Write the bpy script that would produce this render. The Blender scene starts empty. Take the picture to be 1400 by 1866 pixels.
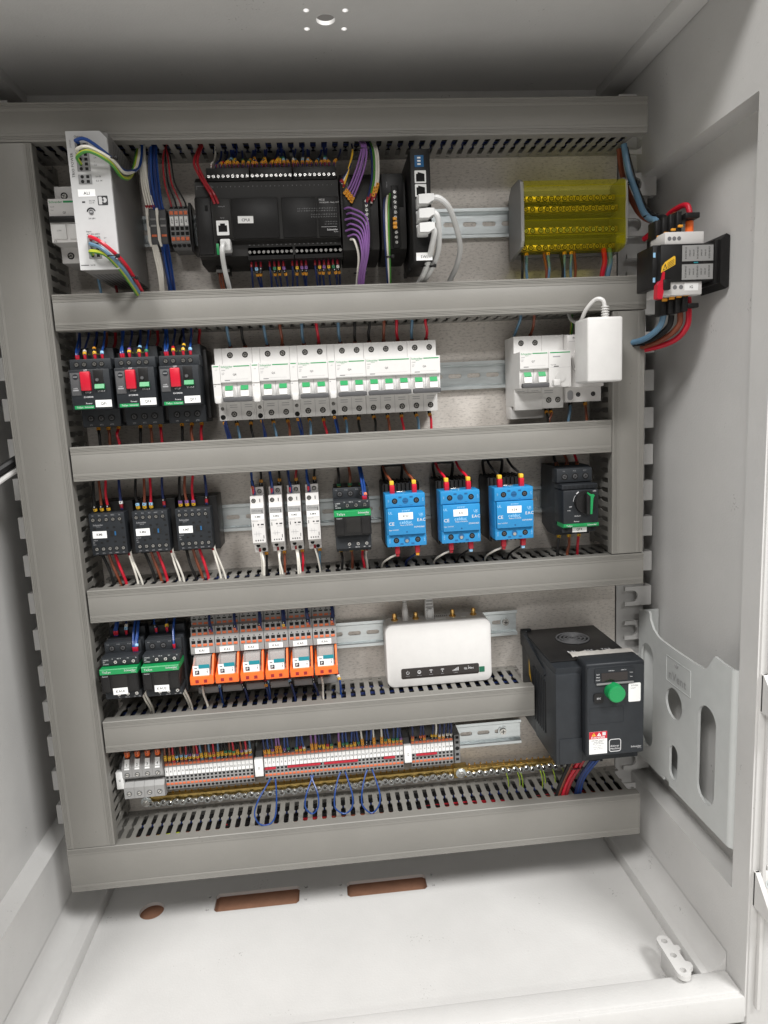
import bpy, bmesh, math, random
from mathutils import Vector, Matrix
from mathutils.geometry import tessellate_polygon
random.seed(7)
sc = bpy.context.scene
col = sc.collection
S = 0.001                      # all sizes below are millimetres; x right, h out of the mounting plate, z up

# ---------------------------------------------------------------- camera, world, lamps, exposure
cd = bpy.data.cameras.new('camera'); cam = bpy.data.objects.new('camera', cd); col.objects.link(cam)
RX = (0.9947668, -0.09020553, -0.04797886); RY = (-0.06104949, -0.14823612, -0.98706586); RZ = (0.0819266, 0.98482943, -0.15296738)
cam.matrix_world = Matrix(((RX[0], -RY[0], -RZ[0], .35056), (RX[1], -RY[1], -RZ[1], -.87050), (RX[2], -RY[2], -RZ[2], -.33580), (0, 0, 0, 1)))
cd.sensor_fit = 'HORIZONTAL'; cd.sensor_width = 36; cd.lens = 31.5; cd.clip_start = 0.02; cd.clip_end = 50
sc.camera = cam
w = bpy.data.worlds.new('World'); sc.world = w; w.use_nodes = True
w.node_tree.nodes['Background'].inputs[0].default_value = (1.0, 0.94, 0.865, 1)
w.node_tree.nodes['Background'].inputs[1].default_value = 0.15
def area(name, loc, target, size, power, color):
    l = bpy.data.lights.new(name, 'AREA'); l.shape = 'RECTANGLE'; l.size = size[0]; l.size_y = size[1]; l.energy = power; l.color = color
    o = bpy.data.objects.new(name, l); col.objects.link(o); o.location = loc
    o.rotation_euler = (Vector(target) - Vector(loc)).to_track_quat('-Z', 'Y').to_euler()
    return o
area('fill_lamp', (2.25, -2.55, 2.85), (.37, -.1, -.5), (1.2, 1.0), 208, (1, .995, .985))
area('fill_lamp', (-1.25, -2.65, 2.85), (.37, -.1, -.5), (1.2, 1.0), 168, (1, .985, .965))
area('fill_lamp', (.55, -5.6, 2.55), (.37, -.1, -.4), (2.4, .5), 62, (1, .985, .965))  # weak far lamp added as frontal fill for shaded undersides and rail shine
sc.view_settings.view_transform = 'Standard'; sc.view_settings.look = 'None'; sc.view_settings.exposure = -0.08; sc.view_settings.gamma = 1

# ---------------------------------------------------------------- materials
MATS = {}
def mat(name, c, rough=.5, metal=0., var=.06, scale=60., bump=0., bscale=900., spec=.5, trans=0., stretch=None, alpha=1., specks=0., vary=0.):
    m = bpy.data.materials.new(name); m.use_nodes = True; nt = m.node_tree; b = nt.nodes['Principled BSDF']
    b.inputs['Roughness'].default_value = rough; b.inputs['Metallic'].default_value = metal
    b.inputs['Specular IOR Level'].default_value = spec
    b.inputs['Base Color'].default_value = (*c, 1)
    if trans: b.inputs['Transmission Weight'].default_value = trans
    if alpha < 1: b.inputs['Alpha'].default_value = alpha
    if var or bump:
        tc = nt.nodes.new('ShaderNodeTexCoord'); src = tc.outputs['Object']
        if stretch:
            mp = nt.nodes.new('ShaderNodeMapping'); mp.inputs['Scale'].default_value = stretch
            nt.links.new(src, mp.inputs[0]); src = mp.outputs[0]
    if var:
        n = nt.nodes.new('ShaderNodeTexNoise'); n.inputs['Scale'].default_value = scale; n.inputs['Detail'].default_value = 6; n.inputs['Roughness'].default_value = .65
        nt.links.new(src, n.inputs['Vector'])
        r = nt.nodes.new('ShaderNodeValToRGB'); e = r.color_ramp.elements
        e[0].position = .3; e[1].position = .7
        e[0].color = (*[max(0, x*(1-var)) for x in c], 1); e[1].color = (*[min(1, x*(1+var)) for x in c], 1)
        nt.links.new(n.outputs['Fac'], r.inputs[0]); nt.links.new(r.outputs[0], b.inputs['Base Color'])
        mr = nt.nodes.new('ShaderNodeMapRange'); mr.inputs[3].default_value = max(.02, rough-.08); mr.inputs[4].default_value = min(1, rough+.08)
        nt.links.new(n.outputs['Fac'], mr.inputs[0]); nt.links.new(mr.outputs[0], b.inputs['Roughness'])
    if bump:
        n2 = nt.nodes.new('ShaderNodeTexNoise'); n2.inputs['Scale'].default_value = bscale; n2.inputs['Detail'].default_value = 3
        nt.links.new(src, n2.inputs['Vector'])
        bp = nt.nodes.new('ShaderNodeBump'); bp.inputs['Strength'].default_value = bump; bp.inputs['Distance'].default_value = .0006
        nt.links.new(n2.outputs['Fac'], bp.inputs['Height']); nt.links.new(bp.outputs[0], b.inputs['Normal'])
    if vary:
        oi = nt.nodes.new('ShaderNodeObjectInfo'); mr2 = nt.nodes.new('ShaderNodeMapRange'); mr2.inputs[3].default_value = 1-vary; mr2.inputs[4].default_value = 1+vary; nt.links.new(oi.outputs['Random'], mr2.inputs[0])
        hs = nt.nodes.new('ShaderNodeHueSaturation'); nt.links.new(mr2.outputs[0], hs.inputs['Value']); nt.links.new(b.inputs['Base Color'].links[0].from_socket, hs.inputs['Color']); nt.links.new(hs.outputs[0], b.inputs['Base Color'])
    if specks:
        v = nt.nodes.new('ShaderNodeTexNoise'); v.inputs['Scale'].default_value = 330; v.inputs['Detail'].default_value = 2; nt.links.new(tc.outputs['Object'], v.inputs['Vector'])
        v2 = nt.nodes.new('ShaderNodeTexNoise'); v2.inputs['Scale'].default_value = 22; v2.inputs['Detail'].default_value = 4; nt.links.new(tc.outputs['Object'], v2.inputs['Vector'])
        ml = nt.nodes.new('ShaderNodeMath'); ml.operation = 'MULTIPLY'; nt.links.new(v.outputs['Fac'], ml.inputs[0]); nt.links.new(v2.outputs['Fac'], ml.inputs[1])
        rs = nt.nodes.new('ShaderNodeMapRange'); rs.inputs[1].default_value = .435; rs.inputs[2].default_value = .47; nt.links.new(ml.outputs[0], rs.inputs[0])
        sm = nt.nodes.new('ShaderNodeMath'); sm.operation = 'MULTIPLY'; sm.inputs[1].default_value = specks; nt.links.new(rs.outputs[0], sm.inputs[0])
        mx = nt.nodes.new('ShaderNodeMix'); mx.data_type = 'RGBA'; mx.inputs[7].default_value = (.10, .09, .08, 1)
        src2 = b.inputs['Base Color'].links[0].from_socket; nt.links.new(sm.outputs[0], mx.inputs[0]); nt.links.new(src2, mx.inputs[6]); nt.links.new(mx.outputs[2], b.inputs['Base Color'])
    MATS[name] = m
    return m
mat('cabinet', (.595, .588, .575), .44, var=.05, scale=7, bump=.35, bscale=380, specks=.4)
mat('duct', (.212, .204, .186), .46, var=.05, scale=11, bump=.16, bscale=600, specks=.5, vary=.035)
mat('ductdark', (.20, .19, .17), .6, var=.03)
mat('pocket', (.56, .575, .565), .42, var=.03, bump=.12, bscale=900)
mat('zinc', (.72, .77, .78), .32, .72, var=.10, scale=35, stretch=(1, 1, 6))
mat('steel', (.62, .61, .58), .28, 1., var=.15, scale=200)
mat('chrome', (.75, .74, .72), .18, 1., var=.05)
mat('brass', (.50, .35, .12), .38, 1., var=.35, scale=160)
mat('gold', (.75, .47, .16), .25, 1., var=.05)
mat('white', (.645, .635, .62), .38, var=.03, vary=.03)
mat('white2', (.63, .615, .60), .40, var=.03, vary=.03)
mat('psu', (.47, .47, .47), .45, var=.03, bump=.05)
mat('paper', (.84, .84, .83), .55, var=.015)
mat('psuside', (.17, .165, .16), .45, .2, var=.05)
mat('emboss', (.42, .42, .42), .45, .3, var=.03)  # separate tone for embossed letters, in place of light and shade on their relief
mat('lgrey', (.30, .297, .292), .5, var=.04)
mat('grey', (.20, .20, .20), .5, var=.05)
mat('dgrey', (.085, .085, .088), .5, var=.08, spec=.25)
mat('anth', (.020, .0225, .026), .42, var=.12, scale=90, bump=.12, bscale=1500, spec=.25)
mat('anth2', (.027, .030, .034), .42, var=.10, scale=90, bump=.12, bscale=1500, spec=.25)
mat('black', (.014, .0135, .0135), .38, var=.15, bump=.08, bscale=1400, spec=.25)
mat('plc', (.020, .019, .018), .42, var=.12, bump=.10, bscale=1500, spec=.25)
mat('hole', (.004, .004, .004), .9, var=0)
mat('ink', (.02, .02, .022), .7, var=0)
mat('inkg', (.16, .16, .165), .7, var=0)
mat('inkl', (.62, .62, .63), .6, var=0)
mat('inks', (.30, .30, .31), .6, var=0)
mat('green', (.008, .26, .075), .38, var=.05)
mat('dgreen', (.01, .13, .07), .4, var=.05)
mat('red', (.52, .009, .028), .32, var=.06)
mat('dred', (.30, .010, .018), .35, var=.15)
mat('orange', (.88, .155, .022), .42, var=.05)
mat('lever', (.66, .155, .06), .45, var=.08)
mat('ssr', (.016, .225, .50), .40, var=.05, bump=.05)
mat('ssrdark', (.008, .10, .25), .5, var=.05)
mat('blue', (.010, .048, .21), .34, var=.15)
mat('navy', (.010, .022, .10), .38, var=.15)
mat('lblue', (.10, .195, .29), .38, var=.08)
mat('sky', (.30, .55, .78), .45, var=.04)
mat('brown', (.20, .050, .022), .38, var=.12)
mat('purple', (.24, .11, .33), .38, var=.08)
mat('cream', (.72, .69, .62), .40, var=.05)
mat('cable', (.60, .60, .59), .36, var=.03)
mat('yellow', (.80, .47, .03), .45, var=.06)
mat('amber', (.78, .34, .03), .45, var=.08)
mat('jumper', (.42, .012, .03), .35, var=.06)
mat('lime', (.36, .40, .03), .38, var=.08)
mat('pegreen', (.05, .22, .03), .38, var=.08)
mat('teal', (.01, .22, .27), .4, var=.04)
mat('tgreen', (.04, .24, .11), .4, var=.05)
mat('card', (.36, .185, .115), .85, var=.14, scale=50, bump=.2, bscale=500)
mat('ground', (.62, .61, .59), .6, var=.05, scale=4)
mat('screen', (.012, .007, .006), .12, var=0, spec=.6)
mat('tape', (.46, .44, .41), .5, var=.12, scale=150)
mat('copper', (.50, .20, .09), .35, 1., var=.2)
def special():
    # galvanised plate: faint spangle and dark rolled flecks
    m = mat('plate', (.50, .475, .445), .46, .28, var=0); nt = m.node_tree; b = nt.nodes['Principled BSDF']
    tc = nt.nodes.new('ShaderNodeTexCoord')
    mp = nt.nodes.new('ShaderNodeMapping'); mp.inputs['Scale'].default_value = (1, 1, 2.6); nt.links.new(tc.outputs['Object'], mp.inputs[0])
    n1 = nt.nodes.new('ShaderNodeTexNoise'); n1.inputs['Scale'].default_value = 190; n1.inputs['Detail'].default_value = 5; n1.inputs['Roughness'].default_value = .7; nt.links.new(mp.outputs[0], n1.inputs['Vector'])
    n2 = nt.nodes.new('ShaderNodeTexNoise'); n2.inputs['Scale'].default_value = 14; n2.inputs['Detail'].default_value = 3; nt.links.new(tc.outputs['Object'], n2.inputs['Vector'])
    r = nt.nodes.new('ShaderNodeValToRGB'); e = r.color_ramp.elements; e[0].position = .33; e[0].color = (.46, .43, .40, 1); e[1].position = .47; e[1].color = (.74, .695, .645, 1)
    x = r.color_ramp.elements.new(.75); x.color = (.84, .795, .74, 1)
    nt.links.new(n1.outputs['Fac'], r.inputs[0])
    mx = nt.nodes.new('ShaderNodeMix'); mx.data_type = 'RGBA'; mx.blend_type = 'MULTIPLY'; mx.inputs[0].default_value = .5
    r2 = nt.nodes.new('ShaderNodeValToRGB'); r2.color_ramp.elements[0].color = (.72, .70, .68, 1); r2.color_ramp.elements[0].position = .35; r2.color_ramp.elements[1].position = .65
    nt.links.new(n2.outputs['Fac'], r2.inputs[0]); nt.links.new(r.outputs[0], mx.inputs[6]); nt.links.new(r2.outputs[0], mx.inputs[7]); nt.links.new(mx.outputs[2], b.inputs['Base Color'])
    bp = nt.nodes.new('ShaderNodeBump'); bp.inputs['Strength'].default_value = .25; bp.inputs['Distance'].default_value = .0006; nt.links.new(n1.outputs['Fac'], bp.inputs['Height']); nt.links.new(bp.outputs[0], b.inputs['Normal'])
    # clear yellow cover and clear colourless relay cap: thin tinted sheet
    for nm, c, f in (('ycover', (.98, .90, .08), .955), ('clear', (.75, .72, .70), .70)):
        m = mat(nm, c, .16, var=0); nt = m.node_tree; b = nt.nodes['Principled BSDF']
        t = nt.nodes.new('ShaderNodeBsdfTransparent'); t.inputs[0].default_value = (.995, .98, .55, 1) if nm == 'ycover' else (.93, .91, .90, 1)
        ms = nt.nodes.new('ShaderNodeMixShader'); ms.inputs[0].default_value = f
        o = nt.nodes['Material Output']; nt.links.new(b.outputs[0], ms.inputs[1]); nt.links.new(t.outputs[0], ms.inputs[2]); nt.links.new(ms.outputs[0], o.inputs[0])
special()

# ---------------------------------------------------------------- mesh builder
GL = {}
def load_glyphs():
    chars = 'ABCDEFGHIJKLMNOPQRSTUVWXYZabcdefghijklmnopqrstuvwxyz0123456789+-/.,:°'
    objs = []
    for c in chars:
        cu = bpy.data.curves.new('g', 'FONT'); cu.body = c; cu.size = 1; cu.resolution_u = 2; cu.offset = .012
        o = bpy.data.objects.new('g', cu); col.objects.link(o); objs.append((c, o))
    dg = bpy.context.evaluated_depsgraph_get()
    for c, o in objs:
        ev = o.evaluated_get(dg); me = ev.to_mesh()
        vs = [(v.co.x, v.co.y) for v in me.vertices]; fs = [tuple(p.vertices) for p in me.polygons]
        x0 = min((v[0] for v in vs), default=0); x1 = max((v[0] for v in vs), default=.3)
        GL[c] = ([(x-x0, y) for x, y in vs], fs, x1-x0); ev.to_mesh_clear()
    for c, o in objs:
        cu = o.data; bpy.data.objects.remove(o); bpy.data.curves.remove(cu)
load_glyphs()
RB = {}
class MB:
    def __init__(s): s.v = []; s.f = []; s.m = []; s.names = []
    def mi(s, n):
        if n not in s.names: s.names.append(n)
        return s.names.index(n)
    def add(s, vs, fs, m):
        k = len(s.v); i = s.mi(m); s.v += vs; s.f += [tuple(a+k for a in f) for f in fs]; s.m += [i]*len(fs); return s
    def box(s, x0, x1, h0, h1, z0, z1, m, b=0., seg=2):
        if z0 > z1: z0, z1 = z1, z0
        if x0 > x1: x0, x1 = x1, x0
        if h0 > h1: h0, h1 = h1, h0
        if not b:
            v = [(x, h, z) for x in (x0, x1) for h in (h0, h1) for z in (z0, z1)]
            return s.add(v, [(0, 1, 3, 2), (4, 6, 7, 5), (0, 4, 5, 1), (2, 3, 7, 6), (0, 2, 6, 4), (1, 5, 7, 3)], m)
        key = (round(x1-x0, 3), round(h1-h0, 3), round(z1-z0, 3), b, seg)
        if key not in RB:
            bm = bmesh.new(); bmesh.ops.create_cube(bm, size=1); bmesh.ops.scale(bm, vec=key[:3], verts=bm.verts)
            bmesh.ops.bevel(bm, geom=bm.edges[:], offset=min(b, .45*min(key[:3])), segments=seg, profile=.5, affect='EDGES')
            bm.verts.index_update(); RB[key] = ([tuple(v.co) for v in bm.verts], [tuple(v.index for v in f.verts) for f in bm.faces]); bm.free()
        vs, fs = RB[key]; cx, ch, cz = (x0+x1)/2, (h0+h1)/2, (z0+z1)/2
        return s.add([(a+cx, c+ch, d+cz) for a, c, d in vs], fs, m)
    def prism(s, poly, a, b, m, axis='h', holes=(), cap=True, capa=True):
        """poly in the plane across axis: axis h -> (x,z); x -> (h,z); z -> (x,h); extruded from a to b"""
        def P(p, t): return (p[0], t, p[1]) if axis == 'h' else ((t, p[0], p[1]) if axis == 'x' else (p[0], p[1], t))
        loops = [list(poly)] + [list(q) for q in holes]
        allp = [p for l in loops for p in l]; n = len(allp)
        vs = [P(p, a) for p in allp] + [P(p, b) for p in allp]; fs = []
        if cap:
            if len(loops) == 1 and len(poly) <= 4: tri = [tuple(range(len(poly)))]
            else: tri = tessellate_polygon([[Vector((p[0], p[1], 0)) for p in l] for l in loops])
            for t in tri:
                if capa: fs.append(tuple(t))
                fs.append(tuple(i+n for i in reversed(t)))
        k = 0
        for l in loops:
            q = len(l)
            for i in range(q):
                j = (i+1) % q; fs.append((k+i, k+j, k+j+n, k+i+n))
            k += q
        return s.add(vs, fs, m)
    def cyl(s, x, h, z, r, L, m, axis='h', n=12, r2=None):
        r2 = r if r2 is None else r2; vs = []
        for t, rr in ((0, r), (L, r2)):
            for i in range(n):
                a = 2*math.pi*i/n; c, d = rr*math.cos(a), rr*math.sin(a)
                vs.append((x+c, h+t, z+d) if axis == 'h' else ((x+t, h+c, z+d) if axis == 'x' else (x+c, h+d, z+t)))
        fs = [(i, (i+1) % n, (i+1) % n+n, i+n) for i in range(n)] + [tuple(range(n)), tuple(range(2*n-1, n-1, -1))]
        return s.add(vs, fs, m)
    def tube(s, pts, r, m, n=7, m2=None, closed=False, caps=True):
        P = [Vector(p) for p in pts]; N = len(P); T = []
        for i in range(N):
            a = P[(i-1) % N] if closed else P[max(i-1, 0)]; b = P[(i+1) % N] if closed else P[min(i+1, N-1)]
            T.append((b-a).normalized())
        u = T[0].orthogonal().normalized(); vs = []; fs = []; R = r if isinstance(r, (list, tuple)) else [r]*N
        for i in range(N):
            u = (u - T[i]*u.dot(T[i])).normalized(); q = T[i].cross(u)
            for k in range(n):
                a = 2*math.pi*k/n; vs.append(tuple(P[i] + (u*math.cos(a)+q*math.sin(a))*R[i]))
        k0 = len(s.v); s.v += vs; i1 = s.mi(m); i2 = s.mi(m2) if m2 else i1
        for i in range(N if closed else N-1):
            j = (i+1) % N
            for k in range(n):
                l = (k+1) % n; s.f.append((k0+i*n+k, k0+i*n+l, k0+j*n+l, k0+j*n+k)); s.m.append(i2 if (k//2) % 2 else i1)
        if caps and not closed:
            s.f += [tuple(k0+k for k in range(n)), tuple(k0+(N-1)*n+k for k in reversed(range(n)))]; s.m += [i1, i1]
        return s
    def text(s, t, x, z, size, h, m, al='c', rot=0., fn=None, wid=None):
        k = size/.72; gap = .10; wd = 0
        for c in t: wd += .34 if c not in GL else GL[c][2]+gap
        wd -= gap; kx = k if wid is None else wid/max(wd, .01)
        x0 = {'c': -wd/2, 'l': 0, 'r': -wd}[al]; ca, sa = math.cos(rot), math.sin(rot)
        for c in t:
            if c not in GL: x0 += .34; continue
            vs, fs, w_ = GL[c]; o = []
            for a, b in vs:
                p, q = (a+x0)*kx, (b-.36)*k; p, q = p*ca-q*sa, p*sa+q*ca
                o.append(fn(p, q) if fn else (x+p, h, z+q))
            s.add(o, fs, m); x0 += w_+gap
        return s
    def mesh(s, name, org=(0, 0, 0), smooth=True):
        me = bpy.data.meshes.new(name); o = org
        me.from_pydata([((a-o[0])*S, -(b-o[1])*S, (c-o[2])*S) for a, b, c in s.v], [], s.f)
        for n in s.names: me.materials.append(MATS[n])
        me.polygons.foreach_set('material_index', s.m)
        bm = bmesh.new(); bm.from_mesh(me); bmesh.ops.recalc_face_normals(bm, faces=bm.faces); bm.to_mesh(me); bm.free()
        if smooth:
            me.polygons.foreach_set('use_smooth', [True]*len(me.polygons)); me.set_sharp_from_angle(angle=math.radians(33))
        return me
ORG = {}
def tagit(o, label, cat, group=None):
    o['label'] = label; o['category'] = cat
    if group: o['group'] = group
def thing(name, label, cat, x, h, z, group=None):
    o = bpy.data.objects.new(name, None); col.objects.link(o); o.location = (x*S, -h*S, z*S); o.empty_display_size = .01
    tagit(o, label, cat, group); ORG[o.name] = (x, h, z); return o
def solo(name, mb, label, cat, group=None, org=None):
    if org is None:
        n = len(mb.v); org = tuple(sum(v[i] for v in mb.v)/n for i in range(3))
    o = bpy.data.objects.new(name, mb.mesh(name, org)); col.objects.link(o); o.location = (org[0]*S, -org[1]*S, org[2]*S)
    tagit(o, label, cat, group); ORG[o.name] = org; return o
def part(name, mb, parent, label=None):
    org = ORG[parent.name]; o = bpy.data.objects.new(name, mb.mesh(name, org)); col.objects.link(o); o.parent = parent
    ORG[o.name] = org
    if label: o['label'] = label
    return o
def struct(name, mb):
    o = bpy.data.objects.new(name, mb.mesh(name)); col.objects.link(o); o['kind'] = 'structure'; ORG[o.name] = (0, 0, 0); return o
SHM = {}
def shared(key, fn):
    if key not in SHM:
        b = MB(); fn(b); SHM[key] = b.mesh(key if isinstance(key, str) else key[0])
    return SHM[key]
def sp(name, me, parent, x, h, z, rot=None):
    o = bpy.data.objects.new(name, me); col.objects.link(o); o.parent = parent; g = ORG[parent.name]
    o.location = ((x-g[0])*S, -(h-g[1])*S, (z-g[2])*S)
    if rot: o.rotation_euler = rot
    ORG[o.name] = (x, h, z)
    return o
def screw_mesh(r, collar='hole', head='steel'):
    def fn(b):
        b.cyl(0, -.3, 0, r*1.18, .45, collar, n=14)
        b.cyl(0, .0, 0, r*.86, .55, head, n=12, r2=r*.74)
        b.box(-r*.6, r*.6, .3, .62, -r*.11, r*.11, 'hole'); b.box(-r*.11, r*.11, .3, .625, -r*.6, r*.6, 'hole')
    return shared(('screw_%g_%s_%s' % (r, collar, head), r, collar, head), fn)
def screws(parent, pts, r, collar='hole', head='steel'):
    me = screw_mesh(r, collar, head)
    for x, h, z in pts: sp('screw', me, parent, x, h, z, (0, random.uniform(-.7, .7), 0))
def rrect(x0, x1, z0, z1, r, n=4):
    o = []
    for cx, cz, a0 in ((x1-r, z1-r, 0), (x0+r, z1-r, 90), (x0+r, z0+r, 180), (x1-r, z0+r, 270)):
        for i in range(n+1):
            a = math.radians(a0+90*i/n); o.append((cx+r*math.cos(a), cz+r*math.sin(a)))
    return o
def circ(x, z, r, n=16): return [(x+r*math.cos(2*math.pi*i/n), z+r*math.sin(2*math.pi*i/n)) for i in range(n)]
def spline(pts, k=6):
    P = [Vector(p) for p in pts]
    if len(P) < 3: return [tuple(p) for p in P]
    o = []
    for i in range(len(P)-1):
        a = P[max(i-1, 0)]; b = P[i]; c = P[i+1]; d = P[min(i+2, len(P)-1)]
        for j in range(k):
            t = j/k; o.append(tuple(.5*((2*b)+(c-a)*t+(2*a-5*b+4*c-d)*t*t+(3*b-3*c+d-a)*t**3)))
    o.append(tuple(P[-1])); return o

# ================================================================ the enclosure
XL, XR = -28, 770            # inner faces of the side walls; recessed fields lie 27 mm deeper
def enclosure():
    for nm, xa, xb, xr in (('wall_right', XR, XR+32, XR+27), ('wall_left', XL, XL-32, XL-27)):
        b = MB()
        outer = [(-72, -1014), (262, -1014), (262, 86), (-72, 86)]
        hole = rrect(-70.5, 233, -880, -63, 1.5, 2)
        b.prism(outer, xa, xb, 'cabinet', 'x', holes=[hole])
        b.box(min(xr, xr+(8 if xb > xa else -8)), max(xr, xr+(8 if xb > xa else -8)), -72, 240, -890, -50, 'cabinet')
        o = struct(nm, b)
    b = MB().box(XL-30, XR+30, -78, -72, -1014, 86, 'cabinet'); struct('wall_back', b)
    # floor tray: recessed field with cut-outs, raised side strips, front lip
    b = MB()
    holes = [circ(74, 9, 16.5, 28)]
    for x0, x1, h0, h1 in ((160, 277, -10, 25), (344, 457, -7, 24)):
        holes.append([(x0+4, h0), (x1-4, h0), (x1, h0+4), (x1, h1-4), (x1-4, h1), (x0+4, h1), (x0, h1-4), (x0, h0+4)])
        for hx in (x0-9, x1+9):
            for hh in (h0+4, h1-6): holes.append(circ(hx, hh, 2.3, 10))
    b.prism([(8, -72), (740, -72), (740, 229), (8, 229)], -1011, -1006, 'cabinet', 'z', holes=holes)
    b.box(740, XR-.5, -72, 229, -1014, -988, 'cabinet', 2.5); b.box(XL+.5, 8, -72, 229, -1014, -988, 'cabinet', 2.5)
    b.box(XL+.5, XR-.5, 228, 258, -1014, -986.5, 'cabinet', 3)
    for s, xc in ((1, XR-.6), (-1, XL+.6)):
        q = [(xc, -987)]+[(xc-s*24*(1-math.sin(a)), -987+24*(1-math.cos(a))) for a in [math.radians(i*15) for i in range(7)]][::1]
        b.prism([(xc, -989)]+[(xc-s*24*(1-math.sin(math.radians(t))), -988.4+24*(1-math.cos(math.radians(t)))) for t in range(0, 91, 15)], -72, 228, 'cabinet', 'h')
    struct('floor', b)
    b = MB()
    holes = [circ(379, 92, 10, 24)]+[circ(379+dx, 92+dz, 3.2, 12) for dx in (-20, 20) for dz in (-17, 17)]
    b.prism([(8, -72), (740, -72), (740, 229), (8, 229)], 74, 70, 'cabinet', 'z', holes=holes)
    b.box(740, XR-.5, -72, 229, 58, 84, 'cabinet', 2.5); b.box(XL+.5, 8, -72, 229, 58, 84, 'cabinet', 2.5)
    b.box(XL+.5, XR-.5, 228, 258, 57, 84, 'cabinet', 3)
    struct('ceiling', b)
    b = MB()   # outer front frame of the enclosure
    b.box(XR+2, XR+62, 254, 264, -1050, 120, 'cabinet', 1.5); b.box(XL-62, XL-2, 254, 264, -1050, 120, 'cabinet', 1.5)
    b.box(XL-2, XR+2, 246, 262, -1022, -989, 'cabinet', 2); b.box(XL-2, XR+2, 246, 262, 60, 120, 'cabinet', 2)
    b.box(XR+9, XR+13, 264, 270, -1000, 100, 'white', .8)
    for z in (-560, -628, -835): b.box(XR+17, XR+60, 264, 267, z-4, z+4, 'white', .8)
    struct('front_frame', b)
    struct('ground', MB().box(-3000, 3400, -600, 3000, -1062, -1058, 'ground'))
    b = MB().box(20, 490, -50, 70, -1019, -1015.5, 'card')
    solo('cardboard_sheet', b, 'brown cardboard sheet lying under the cut-outs in the cabinet floor', 'cardboard')
    # plate
    b = MB().box(2, 738, -2.5, 0, -926, 6, 'plate', .4)
    solo('mounting_plate', b, 'galvanised steel mounting plate carrying all the devices', 'metal plate', org=(370, 0, -460))
enclosure()

def tab_mesh(s):
    def fn(b):
        pts = [(0, 0)]+[(0, 5.5)]+[(12+6.5*math.cos(math.radians(a)), 13.5+8*math.sin(math.radians(a))) for a in range(-90, 91, 18)]+[(0, 21.5), (0, 27), (38, 27), (38, 0)]
        b.prism([(s*x, z) for x, z in pts], -3.5, 0, 'cabinet')
        b.box(s*33, s*38, -14, -3.4, 0, 27, 'cabinet')
    return shared('tab_%d' % s, fn)
for s, x, lab in ((1, 752, 'right'), (-1, 0, 'left')):
    t = thing('notched_strip', 'grey notched fixing strip standing behind the %s edge of the steel plate' % lab, 'strip', x, -14, -500)
    part('back_web', MB().box(x-s*6, x+s*33, -17, -14, -960, 40, 'cabinet'), t)
    for k in range(-6, 13):
        z = -330-49*k
        if z > -930: sp('tab', tab_mesh(s), t, x, 0, z)

def small_bracket(z, lab, up):
    t = thing('fixing_bracket', lab, 'bracket', 715, 220, z)
    out = [(707, 198)]+[(715+8*math.cos(math.radians(a)), 197+8*math.sin(math.radians(a))) for a in range(180, 361, 20)]+[(723, 205), (728, 206), (728, 211), (724, 214), (724, 228), (729, 231), (729, 236), (723, 240)]+[(715+8*math.cos(math.radians(a)), 241+8*math.sin(math.radians(a))) for a in range(0, 181, 20)]
    out = [(x, h-6) for x, h in out]
    b = MB(); holes = [circ(715, h, 3.6, 14) for h in (192, 213, 234)]
    b.prism(out, z-(6 if up else -6), z, 'cabinet', 'z', holes=holes); part('plate', b, t)
    b = MB().box(708.5, 722, 196, 232, z-(30 if up else -12), z-(6 if up else -6), 'cabinet', 1); part('foot', b, t)
small_bracket(-975, 'pale three-hole bracket standing on the cabinet floor at the front right corner', True)
small_bracket(50, 'pale bracket under the cabinet ceiling at the top right edge', False)
for z, lab in ((-640, 'upper'), (-858, 'lower')):
    t = thing('hinge_bracket', '%s white hinge bracket with a screw on the front frame at the right edge' % lab, 'hinge', 800, 264, z)
    b = MB(); b.prism([(264.2, z+22), (268, z+22), (296, z-12), (296, z-18), (264.2, z-18)], XR+3, XR+8, 'white', 'x'); part('cheek', b, t)
    part('base', MB().box(XR+3, XR+50, 264.2, 268, z-18, z+22, 'white', 1), t); part('shelf', MB().box(XR+8, XR+50, 268, 296, z-18, z-13, 'white', 1), t)
    screws(t, [(XR+20, 268.4, z+8)], 5, 'zinc')

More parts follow.
